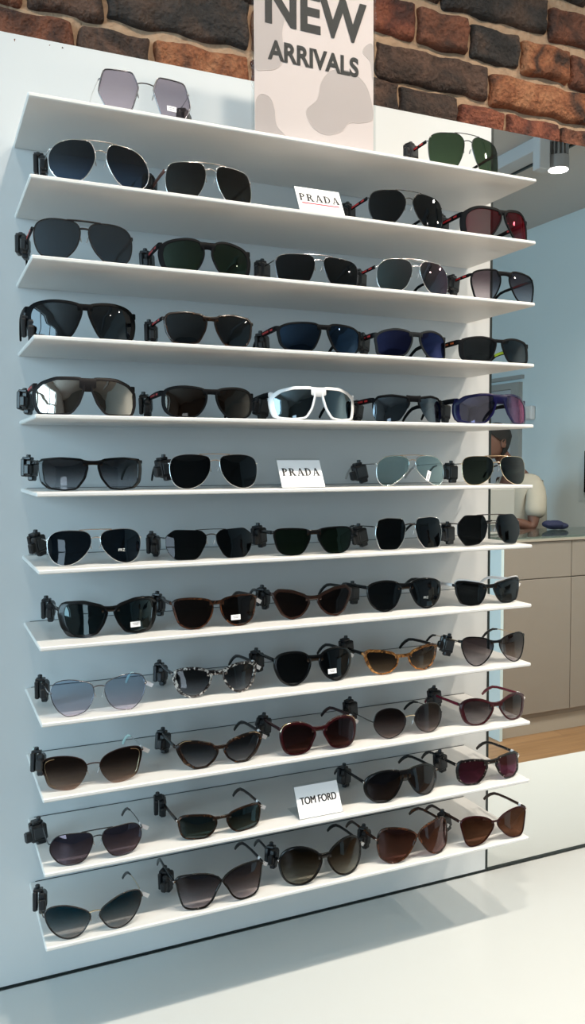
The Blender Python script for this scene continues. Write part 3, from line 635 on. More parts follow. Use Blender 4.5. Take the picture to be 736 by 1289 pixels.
# ------------------------------------------------------------------ sign cards and poster
def glyph(b, ch, x, h, y0, y1):
    """a didone-like capital from strokes: thick stems, hairlines and thin slab serifs"""
    h_ = h
    P = lambda pts: b.prism([(x+u*h, v*h) for u, v in pts], y0, y1)
    def bowl(cx, z0, z1, rx):
        n = 14; o = []; i = []
        cz, rz = (z0+z1)/2, (z1-z0)/2
        for k in range(n+1):
            a = -PI/2+PI*k/n
            o.append((cx+rx*math.cos(a), cz+rz*math.sin(a))); i.append((cx+(rx-.19)*math.cos(a), cz+(rz-.085)*math.sin(a)))
        for k in range(n): P([o[k], o[k+1], i[k+1], i[k]])
    if ch in 'PRD':
        P([(.07, 0), (.28, 0), (.28, 1), (.07, 1)]); P([(0, 0), (.31, 0), (.31, .075), (0, .075)]); P([(0, .925), (.3, .925), (.3, 1), (0, 1)])
        if ch == 'D': bowl(.28, 0, 1, .52); return .86*h
        bowl(.28, .46, 1, .38)
        if ch == 'R': P([(.30, .52), (.52, .52), (.86, 0), (.62, 0)]); P([(.56, 0), (.88, 0), (.88, .075), (.56, .075)]); return .90*h
        return .74*h
    P([(.38, 1), (.52, 1), (.88, 0), (.64, 0)]); P([(.38, 1), (.47, 1), (.18, 0), (.08, 0)]); P([(.22, .28), (.68, .28), (.68, .36), (.22, .36)])
    P([(.02, 0), (.26, 0), (.26, .075), (.02, .075)]); P([(.56, 0), (.92, 0), (.92, .075), (.56, .075)])
    return .90*h
def sign_card(x, yb, row, w, h, tilt, kind, label, rz=0.0):
    s = tag(empty('sign_card', (x, yb, zs(row)+.0003), rz), label, 'sign', 'brand sign cards')
    R = Matrix.Rotation(-tilt, 3, 'X')
    # acrylic holder: leaning front and back sheets joined by a foot
    b = MB(); b.box(R @ Vector((0, 0, h/2)) + Vector((0, .0015, 0)), (w, .0022, h), .0004, R)
    hy = h*math.sin(tilt)
    b.box((0, hy/2+.012, .0011), (w, hy+.024, .0022), .0003)
    b.build('holder', M['acrylic'], s)
    c = MB(); c.box(R @ Vector((0, -.0008, h*.475)), (w*.965, .0007, h*.93), 0, R)
    card = c.build('card', M['paper'], s, False)
    g = MB()
    if kind == 'serif' or kind == 'serif_line':
        ch = .0155 if kind == 'serif_line' else .0145
        xx = 0; adv = []
        for q in 'PRADA':
            t = MB(); a = glyph(t, q, 0, ch, 0, .0003); adv.append(a)
        gap = ch*.14; tot = sum(adv)+gap*4; xx = -tot/2
        for q, a in zip('PRADA', adv):
            glyph(g, q, xx, ch, 0, .0003); xx += a+gap
        z0 = h*.43 if kind == 'serif_line' else h*.40
        g.v = [tuple(R @ Vector((p[0]*.98, p[1]-.0016, p[2]+z0))) for p in g.v]
        g.build('lettering', M['ink'], s, False)
        if kind == 'serif_line':
            u = MB(); u.box(R @ Vector((0, -.0014, h*.345)), (w*.80, .0003, .0022), 0, R); u.build('red_line', M['red_ink'], s, False)
    else:
        t = text_mesh('lettering', 'TOM FORD', .0178, M['ink'], s, R @ Vector((0, -.0015, h*.40)), (PI/2-tilt, 0, 0), thicken=.0004, sx=.76)
    return s
sign_card(.4665, -.213, 2, .0855, .058, .50, 'serif_line', 'white sign card with black serif letters underlined in red', .0)
sign_card(.437, -.197, 6, .0825, .056, .50, 'serif', 'white sign card with black serif letters and no underline', .0)
sign_card(.4625, -.210, 11, .0850, .058, .50, 'sans', 'white sign card with bold sans-serif letters near the bottom', .0)

def poster():
    x0, x1, y = .3475, .5725, -.2
    cx, w, h = (x0+x1)/2, x1-x0, .315
    s = tag(empty('poster_stand', (cx, y, zs(1)+.0003)), 'pink poster in a clear stand on the top shelf', 'poster')
    b = MB(); b.box((0, .0032, h/2), (w, .0022, h), .0004); b.box((0, -.0018, h/2), (w, .0014, h), .0004); b.box((0, .035, .0011), (w, .066, .0022), .0003)
    b.build('holder', M['acrylic'], s)
    p = MB(); p.box((0, .0004, h/2), (w*.965, .0008, h*.985)); p.build('print', M['poster'], s, False)
    # water-drop shapes printed on the sheet
    def blob(pts, name):
        n = len(pts); sm = []
        for i in range(n):
            p0, p1, p2, p3 = [Vector((*pts[(i+k) % n], 0)) for k in (-1, 0, 1, 2)]
            for t in (0, .2, .4, .6, .8):
                sm.append(.5*((2*p1)+(-p0+p2)*t+(2*p0-5*p1+4*p2-p3)*t*t+(-p0+3*p1-3*p2+p3)*t**3))
        wl, wh = w*.4815, h*.985
        poly = [(min(wl, max(-wl, q.x-cx)), min(wh, max(.004, q.y-zs(1)))) for q in sm]
        a = MB(); a.prism(poly, -.00035, .0000); f = a.build(name, M['drop'], s, False)
        r = MB(); r.tube([(u, -.0003, v) for u, v in poly], .0004, 6, True, up=(0, 1, 0)); r.build('drop_rim', M['drop_rim'], f)
    blob([(.442, 2.183), (.462, 2.205), (.470, 2.235), (.490, 2.258), (.525, 2.262), (.553, 2.245), (.566, 2.215), (.568, 2.190), (.545, 2.180), (.522, 2.176), (.508, 2.160), (.480, 2.150), (.455, 2.158)], 'drop_print')
    blob([(.555, 2.312), (.568, 2.312), (.572, 2.262), (.566, 2.258), (.562, 2.285), (.548, 2.298)], 'drop_print')
    blob([(.352, 2.180), (.362, 2.196), (.378, 2.193), (.386, 2.175), (.390, 2.150), (.412, 2.128), (.35, 2.128)], 'drop_print')
    blob([(.35, 2.245), (.372, 2.236), (.395, 2.246), (.402, 2.270), (.40, 2.30), (.405, 2.33), (.392, 2.352), (.37, 2.350), (.35, 2.36)], 'drop_print')
    text_mesh('headline', 'NEW', .0895, M['ink'], s, (-.001, -.00065, 2.3135-zs(1)), (PI/2, 0, 0), bold=.0028, sx=.89)
    text_mesh('headline', 'ARRIVALS', .0425, M['ink'], s, (-.002, -.00065, 2.2555-zs(1)), (PI/2, 0, 0), bold=.0014, sx=.885)
poster()

# ------------------------------------------------------------------ sunglasses
def closed_curve(pts, n, sharp):
    """smooth closed curve through the outline points, resampled evenly"""
    P = [Vector((x, z)) for x, z in pts]; m = len(P); out = []
    if sharp:
        Q = P
        for it in range(3):
            r = .10 if it == 0 else .22
            Q = [q for i in range(len(Q)) for q in (Q[i].lerp(Q[(i+1) % len(Q)], r), Q[i].lerp(Q[(i+1) % len(Q)], 1-r))]
        out = Q
    else:
        for i in range(m):
            p0, p1, p2, p3 = P[i-1], P[i], P[(i+1) % m], P[(i+2) % m]
            for k in range(12):
                t = k/12
                out.append(.5*((2*p1)+(-p0+p2)*t+(2*p0-5*p1+4*p2-p3)*t*t+(-p0+3*p1-3*p2+p3)*t**3))
        for _ in range(3):
            out = [(out[i-1]+out[i]*2+out[(i+1) % len(out)])/4 for i in range(len(out))]
    L = [0]
    for i in range(len(out)): L.append(L[-1]+(out[(i+1) % len(out)]-out[i]).length)
    tot = L[-1]; res = []; j = 0
    for k in range(n):
        s = tot*k/n
        while L[j+1] < s: j += 1
        t = (s-L[j])/max(1e-9, L[j+1]-L[j]); res.append(out[j].lerp(out[(j+1) % len(out)], t))
    ar = sum(res[i].x*res[(i+1) % n].y-res[(i+1) % n].x*res[i].y for i in range(n))
    if ar < 0: res.reverse()
    return res
PHI = 0.10
LENS = {}
def lens_preset(n): return LENS_PRESETS[n]
LENS_PRESETS = {   # top transmission, bottom transmission, mirror tint, mirror strength, edge tint
    'lilac': ((.36, .31, .36), (.52, .45, .51), (1, 1, 1), 0, None),
    'green': ((.030, .055, .028), (.045, .08, .042), (1, 1, 1), .0, None),
    'dkgreen': ((.008, .018, .009), (.016, .034, .016), (.8, 1, .85), .01, None),
    'navygrad': ((.006, .007, .012), (.06, .10, .17), (.85, .93, 1), .01, None),
    'brownblack': ((.010, .008, .006), (.05, .045, .036), (1, 1, 1), .0, None),
    'smoke': ((.010, .012, .014), (.018, .022, .025), (.9, .95, 1), .01, None),
    'black': ((.005, .006, .007), (.010, .012, .013), (.9, .95, 1), .0, None),
    'bluegrey': ((.03, .04, .05), (.05, .065, .08), (.8, .9, 1), .06, None),
    'mirrored': ((.02, .02, .022), (.02, .02, .022), (.80, .82, .86), .16, None),
    'mirrorred': ((.10, .10, .105), (.12, .12, .125), (1, .08, .12), .10, (1, .02, .05)),
    'tealpink': ((.022, .03, .032), (.035, .05, .052), (.40, .58, .60), .22, (1, .02, .20)),
    'purplegrad': ((.10, .075, .09), (.62, .56, .60), (1, 1, 1), 0, None),
    'blueblack': ((.006, .010, .018), (.008, .014, .025), (.35, .6, 1), .03, None),
    'navy': ((.006, .007, .022), (.01, .011, .04), (.35, .4, 1), .05, None),
    'brown': ((.022, .009, .005), (.035, .015, .008), (1, .9, .8), .0, None),
    'mirrorsilver': ((.01, .008, .007), (.01, .008, .007), (.90, .78, .68), .36, None),
    'mirrordark': ((.008, .010, .012), (.008, .010, .012), (.72, .9, 1), .14, None),
    'mirrorblue': ((.10, .10, .125), (.11, .11, .135), (.5, .5, .85), .10, (1, .03, .08)),
    'greygrad': ((.028, .028, .032), (.42, .42, .45), (1, 1, 1), 0, None),
    'teal': ((.46, .60, .60), (.52, .66, .66), (.9, 1, 1), .03, None),
    'g15': ((.014, .020, .017), (.024, .034, .028), (1, 1, 1), 0, None),
    'navyblack': ((.006, .010, .016), (.012, .02, .03), (.85, .95, 1), .01, None),
    'tealdark': ((.005, .010, .013), (.008, .017, .021), (.8, 1, 1), .01, None),
    'brownblack2': ((.018, .008, .006), (.035, .016, .012), (1, 1, 1), 0, None),
    'paleblue': ((.58, .68, .82), (.80, .74, .84), (1, 1, 1), .02, None),
    'browngrad': ((.020, .009, .006), (.48, .33, .26), (1, 1, 1), 0, None),
    'ambergrad': ((.045, .027, .018), (.50, .34, .22), (1, 1, 1), 0, None),
    'greybrown': ((.045, .035, .038), (.58, .53, .54), (1, 1, 1), 0, None),
    'rosebrown': ((.030, .014, .013), (.50, .40, .38), (1, 1, 1), 0, None),
    'winered': ((.030, .008, .008), (.11, .040, .036), (1, .8, .8), .01, None),
    'mauve': ((.040, .036, .056), (.16, .14, .185), (.9, .8, .95), .06, None),
    'tealgrey': ((.008, .020, .026), (.02, .05, .055), (.8, 1, 1), .02, None),
    'plum': ((.008, .007, .013), (.03, .025, .04), (1, 1, 1), .01, None),
    'burgundy': ((.050, .010, .018), (.12, .03, .075), (1, .7, .8), .02, None),
    'bluegrad': ((.006, .045, .070), (.48, .46, .47), (.9, .97, 1), .02, None),
    'mauvegrad': ((.055, .053, .072), (.60, .54, .57), (1, 1, 1), .01, None),
    'olivegrad': ((.008, .008, .007), (.42, .41, .35), (1, 1, 1), 0, None),
    'copper': ((.05, .018, .010), (.17, .08, .055), (1, .85, .75), .03, None),
    'rose': ((.07, .020, .018), (.20, .085, .075), (1, .8, .8), .03, None),
}
def lens_material(n, z0, z1):
    key = (n, round(z0*200), round(z1*200))
    if key not in LENS:
        t, b, mc, ms, e = LENS_PRESETS[n]
        LENS[key] = lens_mat('lens_'+n, t, b, z0+(z1-z0)*.02, z0+(z1-z0)*.85, mc, ms, e)
    return LENS[key]

def security_tag(root_loc, x, y, z, ang, label, roll):
    s = tag(empty('security_tag', (root_loc[0]+x, root_loc[1]+y, root_loc[2]+z), math.radians(ang)), label, 'security tag', 'black security tags on the sunglasses')
    R = Matrix.Rotation(roll, 3, 'Y')
    def q(v): return R @ Vector(v)
    b = MB(); b.box(q((0, -.0045, 0)), (.022, .009, .023), .0022, R); b.box(q((-.0135, -.0045, -.002)), (.010, .008, .014), .0018, R); b.box(q((.002, -.004, -.0125)), (.013, .008, .008), .0015, R)
    b.build('housing', M['tag'], s, True, 30)
    c = MB(); c.box(q((0, .0045, .001)), (.019, .006, .024), .0015, R); c.box(q((0, .001, .0135)), (.012, .012, .004), .001, R)
    c.build('clamp', M['tag'], s, True, 30)
    f = MB(); f.box(q((0.0005, -.0093, .001)), (.015, .0012, .015), .0005, R); f.build('face_plate', M['tag_face'], s, True, 30)
    k = MB(); k.cyl(q((.004, .002, .0165)), .0030, .005, 'z', 10, .0006); k.build('lock_pin', M['tag_face'], s)
    s.scale = (1.2, 1.2, 1.2)
    return s

def sunglasses(key, label, kind, fmat, lens, tmat, rim=(1, 1, 1, 1), **o):
    X0, Yf, k, pts, tg, stk = FIT[key]
    row = int(key[:-1])
    P = [tuple(float(u) for u in p.split(',')) for p in pts.split()]
    wt, wo, wb, wi = rim
    if kind in ('acetate', 'cross'): wt, wb, wi = wt*1.3, wb*1.3, wi*1.15   # rim widths: top, outer, bottom, inner (mm)
    base = wb if kind in ('acetate', 'cross') else (wt*.55 if kind == 'metal' else 0)
    zmin, zmax = min(p[1] for p in P), max(p[1] for p in P)
    off = zmin-base; st = 1+.5*max(0, off)/max(1, zmax-zmin)
    P = [(x, (z-zmin)*st+base+.15) for x, z in P]
    zmax = max(p[1] for p in P)
    n = 56
    C = closed_curve(P, n, kind == 'metal' and o.get('hexy') or o.get('hexy', False))
    root = tag(empty('sunglasses', (X0/1000, Yf/1000, zs(row)+.0002)), label, 'sunglasses', 'sunglasses on the %s shelf' % ORD[row-1])
    mm = .001
    def surf(x, z): return k*(x*mm)**2/mm + PHI*z                      # front surface, mm behind the bridge
    cx, cz = sum(p.x for p in C)/n, sum(p.y for p in C)/n
    th = o.get('th', 3.6 if kind in ('acetate', 'cross') else 2.0)
    nor = []
    for i in range(n):
        t = C[(i+1) % n]-C[i-1]; nor.append(Vector((t.y, -t.x)).normalized())
    F = MB()
    def P3(x, z, dy, sg): return Vector((sg*x*mm, (surf(x, z)+dy)*mm, z*mm))
    top_i = [i for i in range(n) if C[i].y > cz + (zmax-cz)*o.get('cut', -.1)]
    for sg in (1, -1):
        if kind in ('acetate', 'cross'):
            vs, fs = [], []
            sec = [(0, .25), (.12, 0), (.85, 0), (1, .2), (1, .8), (.85, 1), (.12, 1), (0, .75)]
            for i in range(n):
                nn = nor[i]
                w = wt*max(nn.y, 0)**2 + wb*max(-nn.y, 0)**2 + wo*max(-nn.x, 0)**2 + wi*max(nn.x, 0)**2
                for a, bb in sec:
                    q = C[i]+nn*(w*a-.3*(1-a)); vs.append(P3(q.x, max(.05, q.y), -.8+th*bb, sg))
            m = len(sec)
            for i in range(n):
                for j in range(m): fs.append((i*m+j, i*m+(j+1) % m, ((i+1) % n)*m+(j+1) % m, ((i+1) % n)*m+j))
            F.add(vs, fs)
        elif kind == 'metal':
            F.tube([P3(p.x, p.y, .9, sg) for p in C], wt*.55*mm, 8, True, up=(0, 1, 0))
        elif kind == 'half':                                           # brow only, lens edge bare below
            idx = list(range(n)); s0 = next(i for i in idx if i in top_i and (i-1) % n not in top_i)
            arc = []
            i = s0
            while i % n in top_i and len(arc) < n: arc.append(C[i % n]); i += 1
            L = len(arc)
            F.tube([P3(p.x, p.y, .8, sg) for p in arc], [wt*mm*.5*(.4+.6*math.sin(PI*(q+.5)/L)**.5) for q in range(L)], 8, False, up=(0, 1, 0))
    # bridge
    ii = max(range(n), key=lambda i: C[i].x); xi, zi = C[ii].x, C[ii].y
    tin = max([C[i] for i in range(n) if C[i].x > cx + (xi-cx)*.55], key=lambda p: p.y)
    if kind == 'acetate' or (kind == 'half' and o.get('sport')):
        xe = abs(xi)+4.5
        et = max((p.y for p in C if abs(abs(p.x)-xe) < 2.2), default=tin.y) + (wt*.8 if kind == 'acetate' else 1.5)
        mt = o.get('bt', et - o.get('dip', .6 if o.get('sport') else 1.8)); mb = o.get('bb', max(zi+2.0, mt-11))
        if kind == 'half': et, mt, mb = zmax+1, zmax, zmax-11
        eb = min(mb, max(zi, mb-4)) if kind == 'acetate' else mb-1
        path, secs = [], []
        for q in range(15):
            u = -1+q/7; x = u*xe; w2 = abs(u)**2.2
            zt_, zb_ = mt+(et-mt)*w2, mb+(eb-mb)*w2; zc = (zt_+zb_)/2
            path.append(Vector((x*mm, (surf(abs(x), zc)+th*.5-.8)*mm, zc*mm))); secs.append(rrect(th*.92*mm, (zt_-zb_)*mm, .3))
        F.sweep(path, secs, up=(0, 0, 1))
    elif kind == 'cross':
        lo_ = min((p for p in C if p.x > cx and p.y < zi-6), key=lambda p: abs(p.y-(zi-15)))
        up_ = max((p for p in C if abs(abs(p.x)-(abs(xi)+9)) < 2.5), key=lambda p: p.y)
        for sg in (1, -1):
            pa = [(-abs(up_.x), up_.y+wt*.4), (-abs(xi)-3, (up_.y+zi)/2+2.5), (0, zi-.5), (abs(lo_.x)*.6, (zi+lo_.y)/2-.5), (abs(lo_.x)-.6, lo_.y)]
            path = [Vector((sg*x*mm, (surf(abs(x), z)+.8+.25*sg)*mm, z*mm)) for x, z in pa]
            F.sweep(path, rrect(th*.9*mm, wt*1.05*mm, .4), up=(0, 1, 0))
    if kind in ('metal', 'half') and not o.get('sport'):
        bz = o.get('bz', zi + (zmax-zi)*.25); br = MB(); bx_ = None
        e = min((p for p in C if p.x > cx), key=lambda p: abs(p.y-bz)); bx_ = abs(e.x)
        br.tube([Vector((u*bx_*mm, (surf(bx_, bz)+.9-1.2*(1-u*u))*mm, (bz+o.get('arch', 2.0)*(1-u*u))*mm)) for u in [-1+q/5 for q in range(11)]], o.get('br', 1.0)*mm, 8)
        br.build('bridge', M[o.get('bmat', fmat)], root)
    if o.get('bar'):
        tb = MB(); xb = o.get('barx', .62)*abs(cx)
        e = max((p for p in C if abs(p.x+xb) < 3), key=lambda p: p.y)
        zb = e.y + o.get('barz', .9)
        tb.tube([Vector((u*xb*mm, (surf(abs(u*xb), zb)+.5)*mm, (zb+o.get('bararch', .8)*(1-u*u))*mm)) for u in [-1+q/6 for q in range(13)]], o.get('barr', .8)*mm, 8)
        tb.build('brow_bar', M[o.get('barmat', fmat)], root)
    # hinge ends
    zh = o.get('zh', .74 if kind in ('metal',) else .82)*zmax
    xo = max(abs(C[i].x) for i in range(n) if abs(C[i].y-zh) < 3) + (wo*.8 if kind in ('acetate', 'cross') else .6)
    hw, hv = (2.6, 5.5) if kind in ('acetate', 'cross') else (1.5, 2.2)
    if o.get('sport'): hw, hv = 3.0, 9.0
    hv = o.get('hv', hv)
    y0 = surf(xo, zh)
    hx = xo + (2.0 if not o.get('sport') else 3.0)
    for sg in (1, -1):
        path = [Vector((sg*x*mm, y*mm, zh*mm)) for x, y in ((xo-2.2, y0+th*.5-.8), (xo+.6, y0+th*.5-.5), (hx-.3, y0+2.2), (hx, y0+6.5))]
        F.sweep(path, [rrect(hw*mm*.9, hv*mm, .35), rrect(hw*mm, hv*mm, .35), rrect(hw*mm, hv*mm, .35), rrect(hw*mm, hv*.92*mm, .35)], up=(0, 0, 1))
    fr = F.build('frame', M[fmat], root, True, 50)
    # lenses
    lm = None
    zlo = min(p.y for p in C)*mm; lm = lens_material(lens, zlo, zmax*mm)
    lobs = {}
    for sg in (-1, 1):
        vs, fs = [], []
        rings = [1.0, .8, .55, .28]
        for dy in (0.0, 1.4):
            o0 = len(vs)
            for r in rings:
                for p in C:
                    q = Vector((cx, cz)).lerp(p, r*(1.0 if kind != 'metal' else .995)); vs.append(P3(q.x, q.y, dy-.9*(1-r*r), -sg))
            vs.append(P3(cx, cz, dy-.9, -sg)); c0 = len(vs)-1
            for a in range(len(rings)-1):
                for i in range(n): fs.append((o0+a*n+i, o0+a*n+(i+1) % n, o0+(a+1)*n+(i+1) % n, o0+(a+1)*n+i))
            for i in range(n): fs.append((o0+(len(rings)-1)*n+i, o0+(len(rings)-1)*n+(i+1) % n, c0))
        m = len(rings)*n+1
        for i in range(n): fs.append((i, (i+1) % n, m+(i+1) % n, m+i))
        lb = MB(); lb.add(vs, fs); lobs[sg] = lb.build('lens', lm, root, True, 40)
    # nose pads
    if kind in ('metal', 'half') and not o.get('sport'):
        pz = zi*.78; ex = min((p for p in C if p.x > cx), key=lambda p: abs(p.y-pz)).x
        for sg in (1, -1):
            b = MB(); b.ellip(Vector((sg*(abs(ex)-2.6)*mm, (surf(xi, pz)+6.5)*mm, pz*mm)), (.0011, .0028, .0052), 8, 6, Matrix.Rotation(sg*.3, 3, 'Y'))
            npad = b.build('nose_pad', M['pad'], root)
            b = MB(); b.tube([P3(abs(ex), pz+2, 1.0, -sg if False else sg), Vector((sg*(abs(ex)-1.5)*mm, (surf(xi, pz)+5)*mm, (pz+4)*mm)), Vector((sg*(abs(ex)-2.4)*mm, (surf(xi, pz)+6.8)*mm, pz*mm))], .0005, 6)
            b.build('pad_arm', M['steel'], npad)
    # temples: hinge, straight run, bend down to a tip that rests on the shelf
    tk = o.get('temple', 'thick' if kind in ('acetate', 'cross') else 'wire')
    if o.get('sport'): tk = 'sport'
    for sg in (-1, 1):
        def run(dx, dz): return [Vector((sg*(hx+a+dx)*mm, (y0+6.0+y)*mm, (zh+z+dz)*mm)) for a, y, z in ((0, 0, 0), (.6, 25, -.8), (.4, 55, -2.0), (-1, 82, -3.6), (-2.2, 96, -6), (-3.2, 108, -12), (-4.2, 119, -20), (-5, 128, max(-zh+3.6, -29)))]
        path = run(0, 0)
        if tk == 'thick': sizes = [(3.4, 6.6), (3.2, 6.0), (3.0, 5.6), (3.0, 5.4), (3.1, 5.8), (3.4, 6.4), (3.6, 6.8), (2.8, 5.4)]
        elif tk == 'wide': sizes = [(3.2, 11), (3.0, 10), (2.8, 8), (2.8, 6.5), (2.9, 6), (3.0, 6), (3.1, 6), (2.6, 4.6)]
        elif tk == 'sport': sizes = [(3.6, 9.5), (3.4, 10), (3.2, 8.6), (3.4, 7.2), (3.6, 7), (3.8, 7), (3.8, 7), (3.2, 5.4)]
        else: sizes = [(1.5, 2.4), (1.3, 1.8), (1.2, 1.6), (1.2, 1.6), (1.2, 1.6), (1.2, 1.6), (1.2, 1.6), (1.0, 1.2)]
        # keep the tip above the shelf
        path = [Vector((p.x, p.y, max(p.z, (h/2+.4)*mm))) for p, (w, h) in zip(path, sizes)]
        t = MB(); t.sweep(path, [rrect(w*mm, h*mm, .4) for w, h in sizes], up=(0, 0, 1))
        to = t.build('temple', M[tmat], root, True, 50)
        if tk == 'wire':
            e = MB(); pp = path[3:]
            e.sweep([p.copy() for p in pp], [rrect(w*mm, h*mm, .45) for w, h in ((2.2, 3.0), (3.2, 4.6), (3.6, 5.4), (3.8, 6.0), (3.0, 5.0))], up=(0, 0, 1))
            e.build('temple_tip', M[o.get('tip', 'black')], to, True, 50)
        if o.get('stripe'):
            e = MB(); a_, b_ = path[0], path[2]
            for s2 in (1, -1):
                off_ = Vector((s2*(sizes[1][0]/2+.15)*mm, 0, 0))
                e.sweep([a_.lerp(b_, .15)+off_, a_.lerp(b_, .4)+off_, path[1].lerp(b_, .5)+off_, b_+off_], rrect(.4*mm, min(3.2, sizes[1][1]*.45)*mm, .2), up=(0, 0, 1))
            e.build('temple_stripe', M[o['stripe']], to)
        if o.get('inside') and sg == 1:
            e = MB(); off_ = Vector((-sg*2.2*mm, 0, 0)); e.sweep([path[2]+off_, path[3]+off_, path[4]+off_], rrect(.8*mm, 5*mm, .3), up=(0, 0, 1)); e.build('inner_lining', M[o['inside']], to)
        if o.get('emblem'):
            e = MB(); c = Vector((sg*(hx+.2)*mm, (y0+1.5)*mm, zh*mm)); xx = c.x
            e.box((xx, c.y-.0012, c.z+.001), (.0046, .0012, .0011), .0003); e.box((xx, c.y-.0012, c.z-.0008), (.0012, .0012, .0040), .0003)
            e.build('hinge_emblem', M['silver'], fr)
        if o.get('price') and sg == 1:
            e = MB(); s0, s1 = path[0].lerp(path[1], .35), path[0].lerp(path[1], .65)
            hh = sizes[1][1]+1.6; ww = sizes[1][0]+1.0
            e.sweep([s0, s1], rrect(ww*mm, hh*mm, .3), up=(0, 0, 1))
            e.box(s0.lerp(s1, .2)+Vector((sg*.0065, -.002, -hh*mm*.5-.0035)), (.013, .0006, .0065), 0, Matrix.Rotation(.55, 3, 'Y'))
            pt = e.build('price_tag', M['paper'], to); pt['label'] = 'white paper price tag wrapped on the temple'
    if stk:
        sx, sz = stk; zc = (sz-zmin)*st+base+.15
        e = MB(); w, h = o.get('sticker', (17, 8.5))
        a = math.atan2(2*k*sx*mm, 1); R = Matrix.Rotation(a, 3, 'Z') @ Matrix.Rotation(-math.atan(PHI), 3, 'X') @ Matrix.Rotation(o.get('stilt', 0), 3, 'Y')
        c = Vector((sx*mm, (surf(sx, zc)-1.25)*mm, zc*mm))
        e.box(c, (w*mm, .0003, h*mm), 0, R); so = e.build('lens_sticker', M['paper'], lobs[1], False); so['label'] = 'white sticker on the lens'
        e = MB()
        for q, ww in ((.18, .62), (-.12, .5)): e.box(c+R @ Vector((0, -.00025, q*h*mm)), (ww*w*mm, .0002, .10*h*mm), 0, R)
        if w < h: e = MB(); e.box(c+R @ Vector((0, -.00025, -h*.1*mm)), (.25*w*mm, .0002, .55*h*mm), 0, R)
        e.build('sticker_print', M['grey_ink'], lobs[1], False)
    if o.get('print'):
        sx, zc = abs(cx)*.98, zmax*.36
        text_mesh('lens_print', o['print'], .0062, M['trim'], lobs[1], (sx*mm, (surf(sx, zc)-1.6)*mm, zc*mm), (PI/2-math.atan(PHI), 0, math.atan(2*k*sx*mm)), depth=.00005)
    if o.get('accent'):                                               # slim metal line inside the outer lens edge
        for sg in (1, -1):
            q = [i for i in range(n) if C[i].x < cx-(cx-min(p.x for p in C))*.42]
            s0 = next(i for i in q if (i-1) % n not in q); arc = []; i = s0
            while i % n in q: arc.append(C[i % n]); i += 1
            e = MB(); e.tube([P3(p.lerp(Vector((cx, cz)), .12).x, p.lerp(Vector((cx, cz)), .12).y, -1.0, sg) for p in arc], .00055, 6, up=(0, 1, 0)); ao = e.build('metal_accent', M['gold'], fr)
    if o.get('corner'):
        for sg in (1, -1):
            tp = [p+nn*wt for p, nn in zip(C, nor) if nn.y > .25 and p.x < cx-2]
            tp = [p for p in tp if p.x < cx-(cx-min(p.x for p in C))*.35]
            e = MB(); e.sweep([P3(p.x, p.y-.4, -.9, sg) for p in tp], rrect(1.0*mm, 1.8*mm, .4), up=(0, 1, 0)); e.build('corner_trim', M['gold'], fr)
    if o.get('browmat'):
        for sg in (1, -1):
            tp = [p+nn*wt for p, nn in zip(C, nor) if nn.y > .3]
            e = MB(); e.sweep([P3(p.x, p.y, th*.5-.8, sg) for p in tp], rrect((th+.6)*mm, 1.9*mm, .35), up=(0, 1, 0)) ; e.build('brow_edge', M[o['browmat']], fr)
    if tg:
        TAGS.append((key, root, tg, hx, y0, zh, zmin, st, base))
    return root
TAGS = []
POS = {2: ['leftmost', 'second from left', 'second from right', 'rightmost'], 4: ['leftmost', 'second from left', 'second from right', 'rightmost'],
       5: ['leftmost', 'second from left', 'middle', 'second from right', 'rightmost']}
NROW = {1: 2, 2: 4, 3: 5, 4: 5, 5: 5, 6: 4, 7: 5, 8: 5, 9: 5, 10: 5, 11: 4, 12: 5}
P_ = dict(price=True)
AV = dict(bar=True)
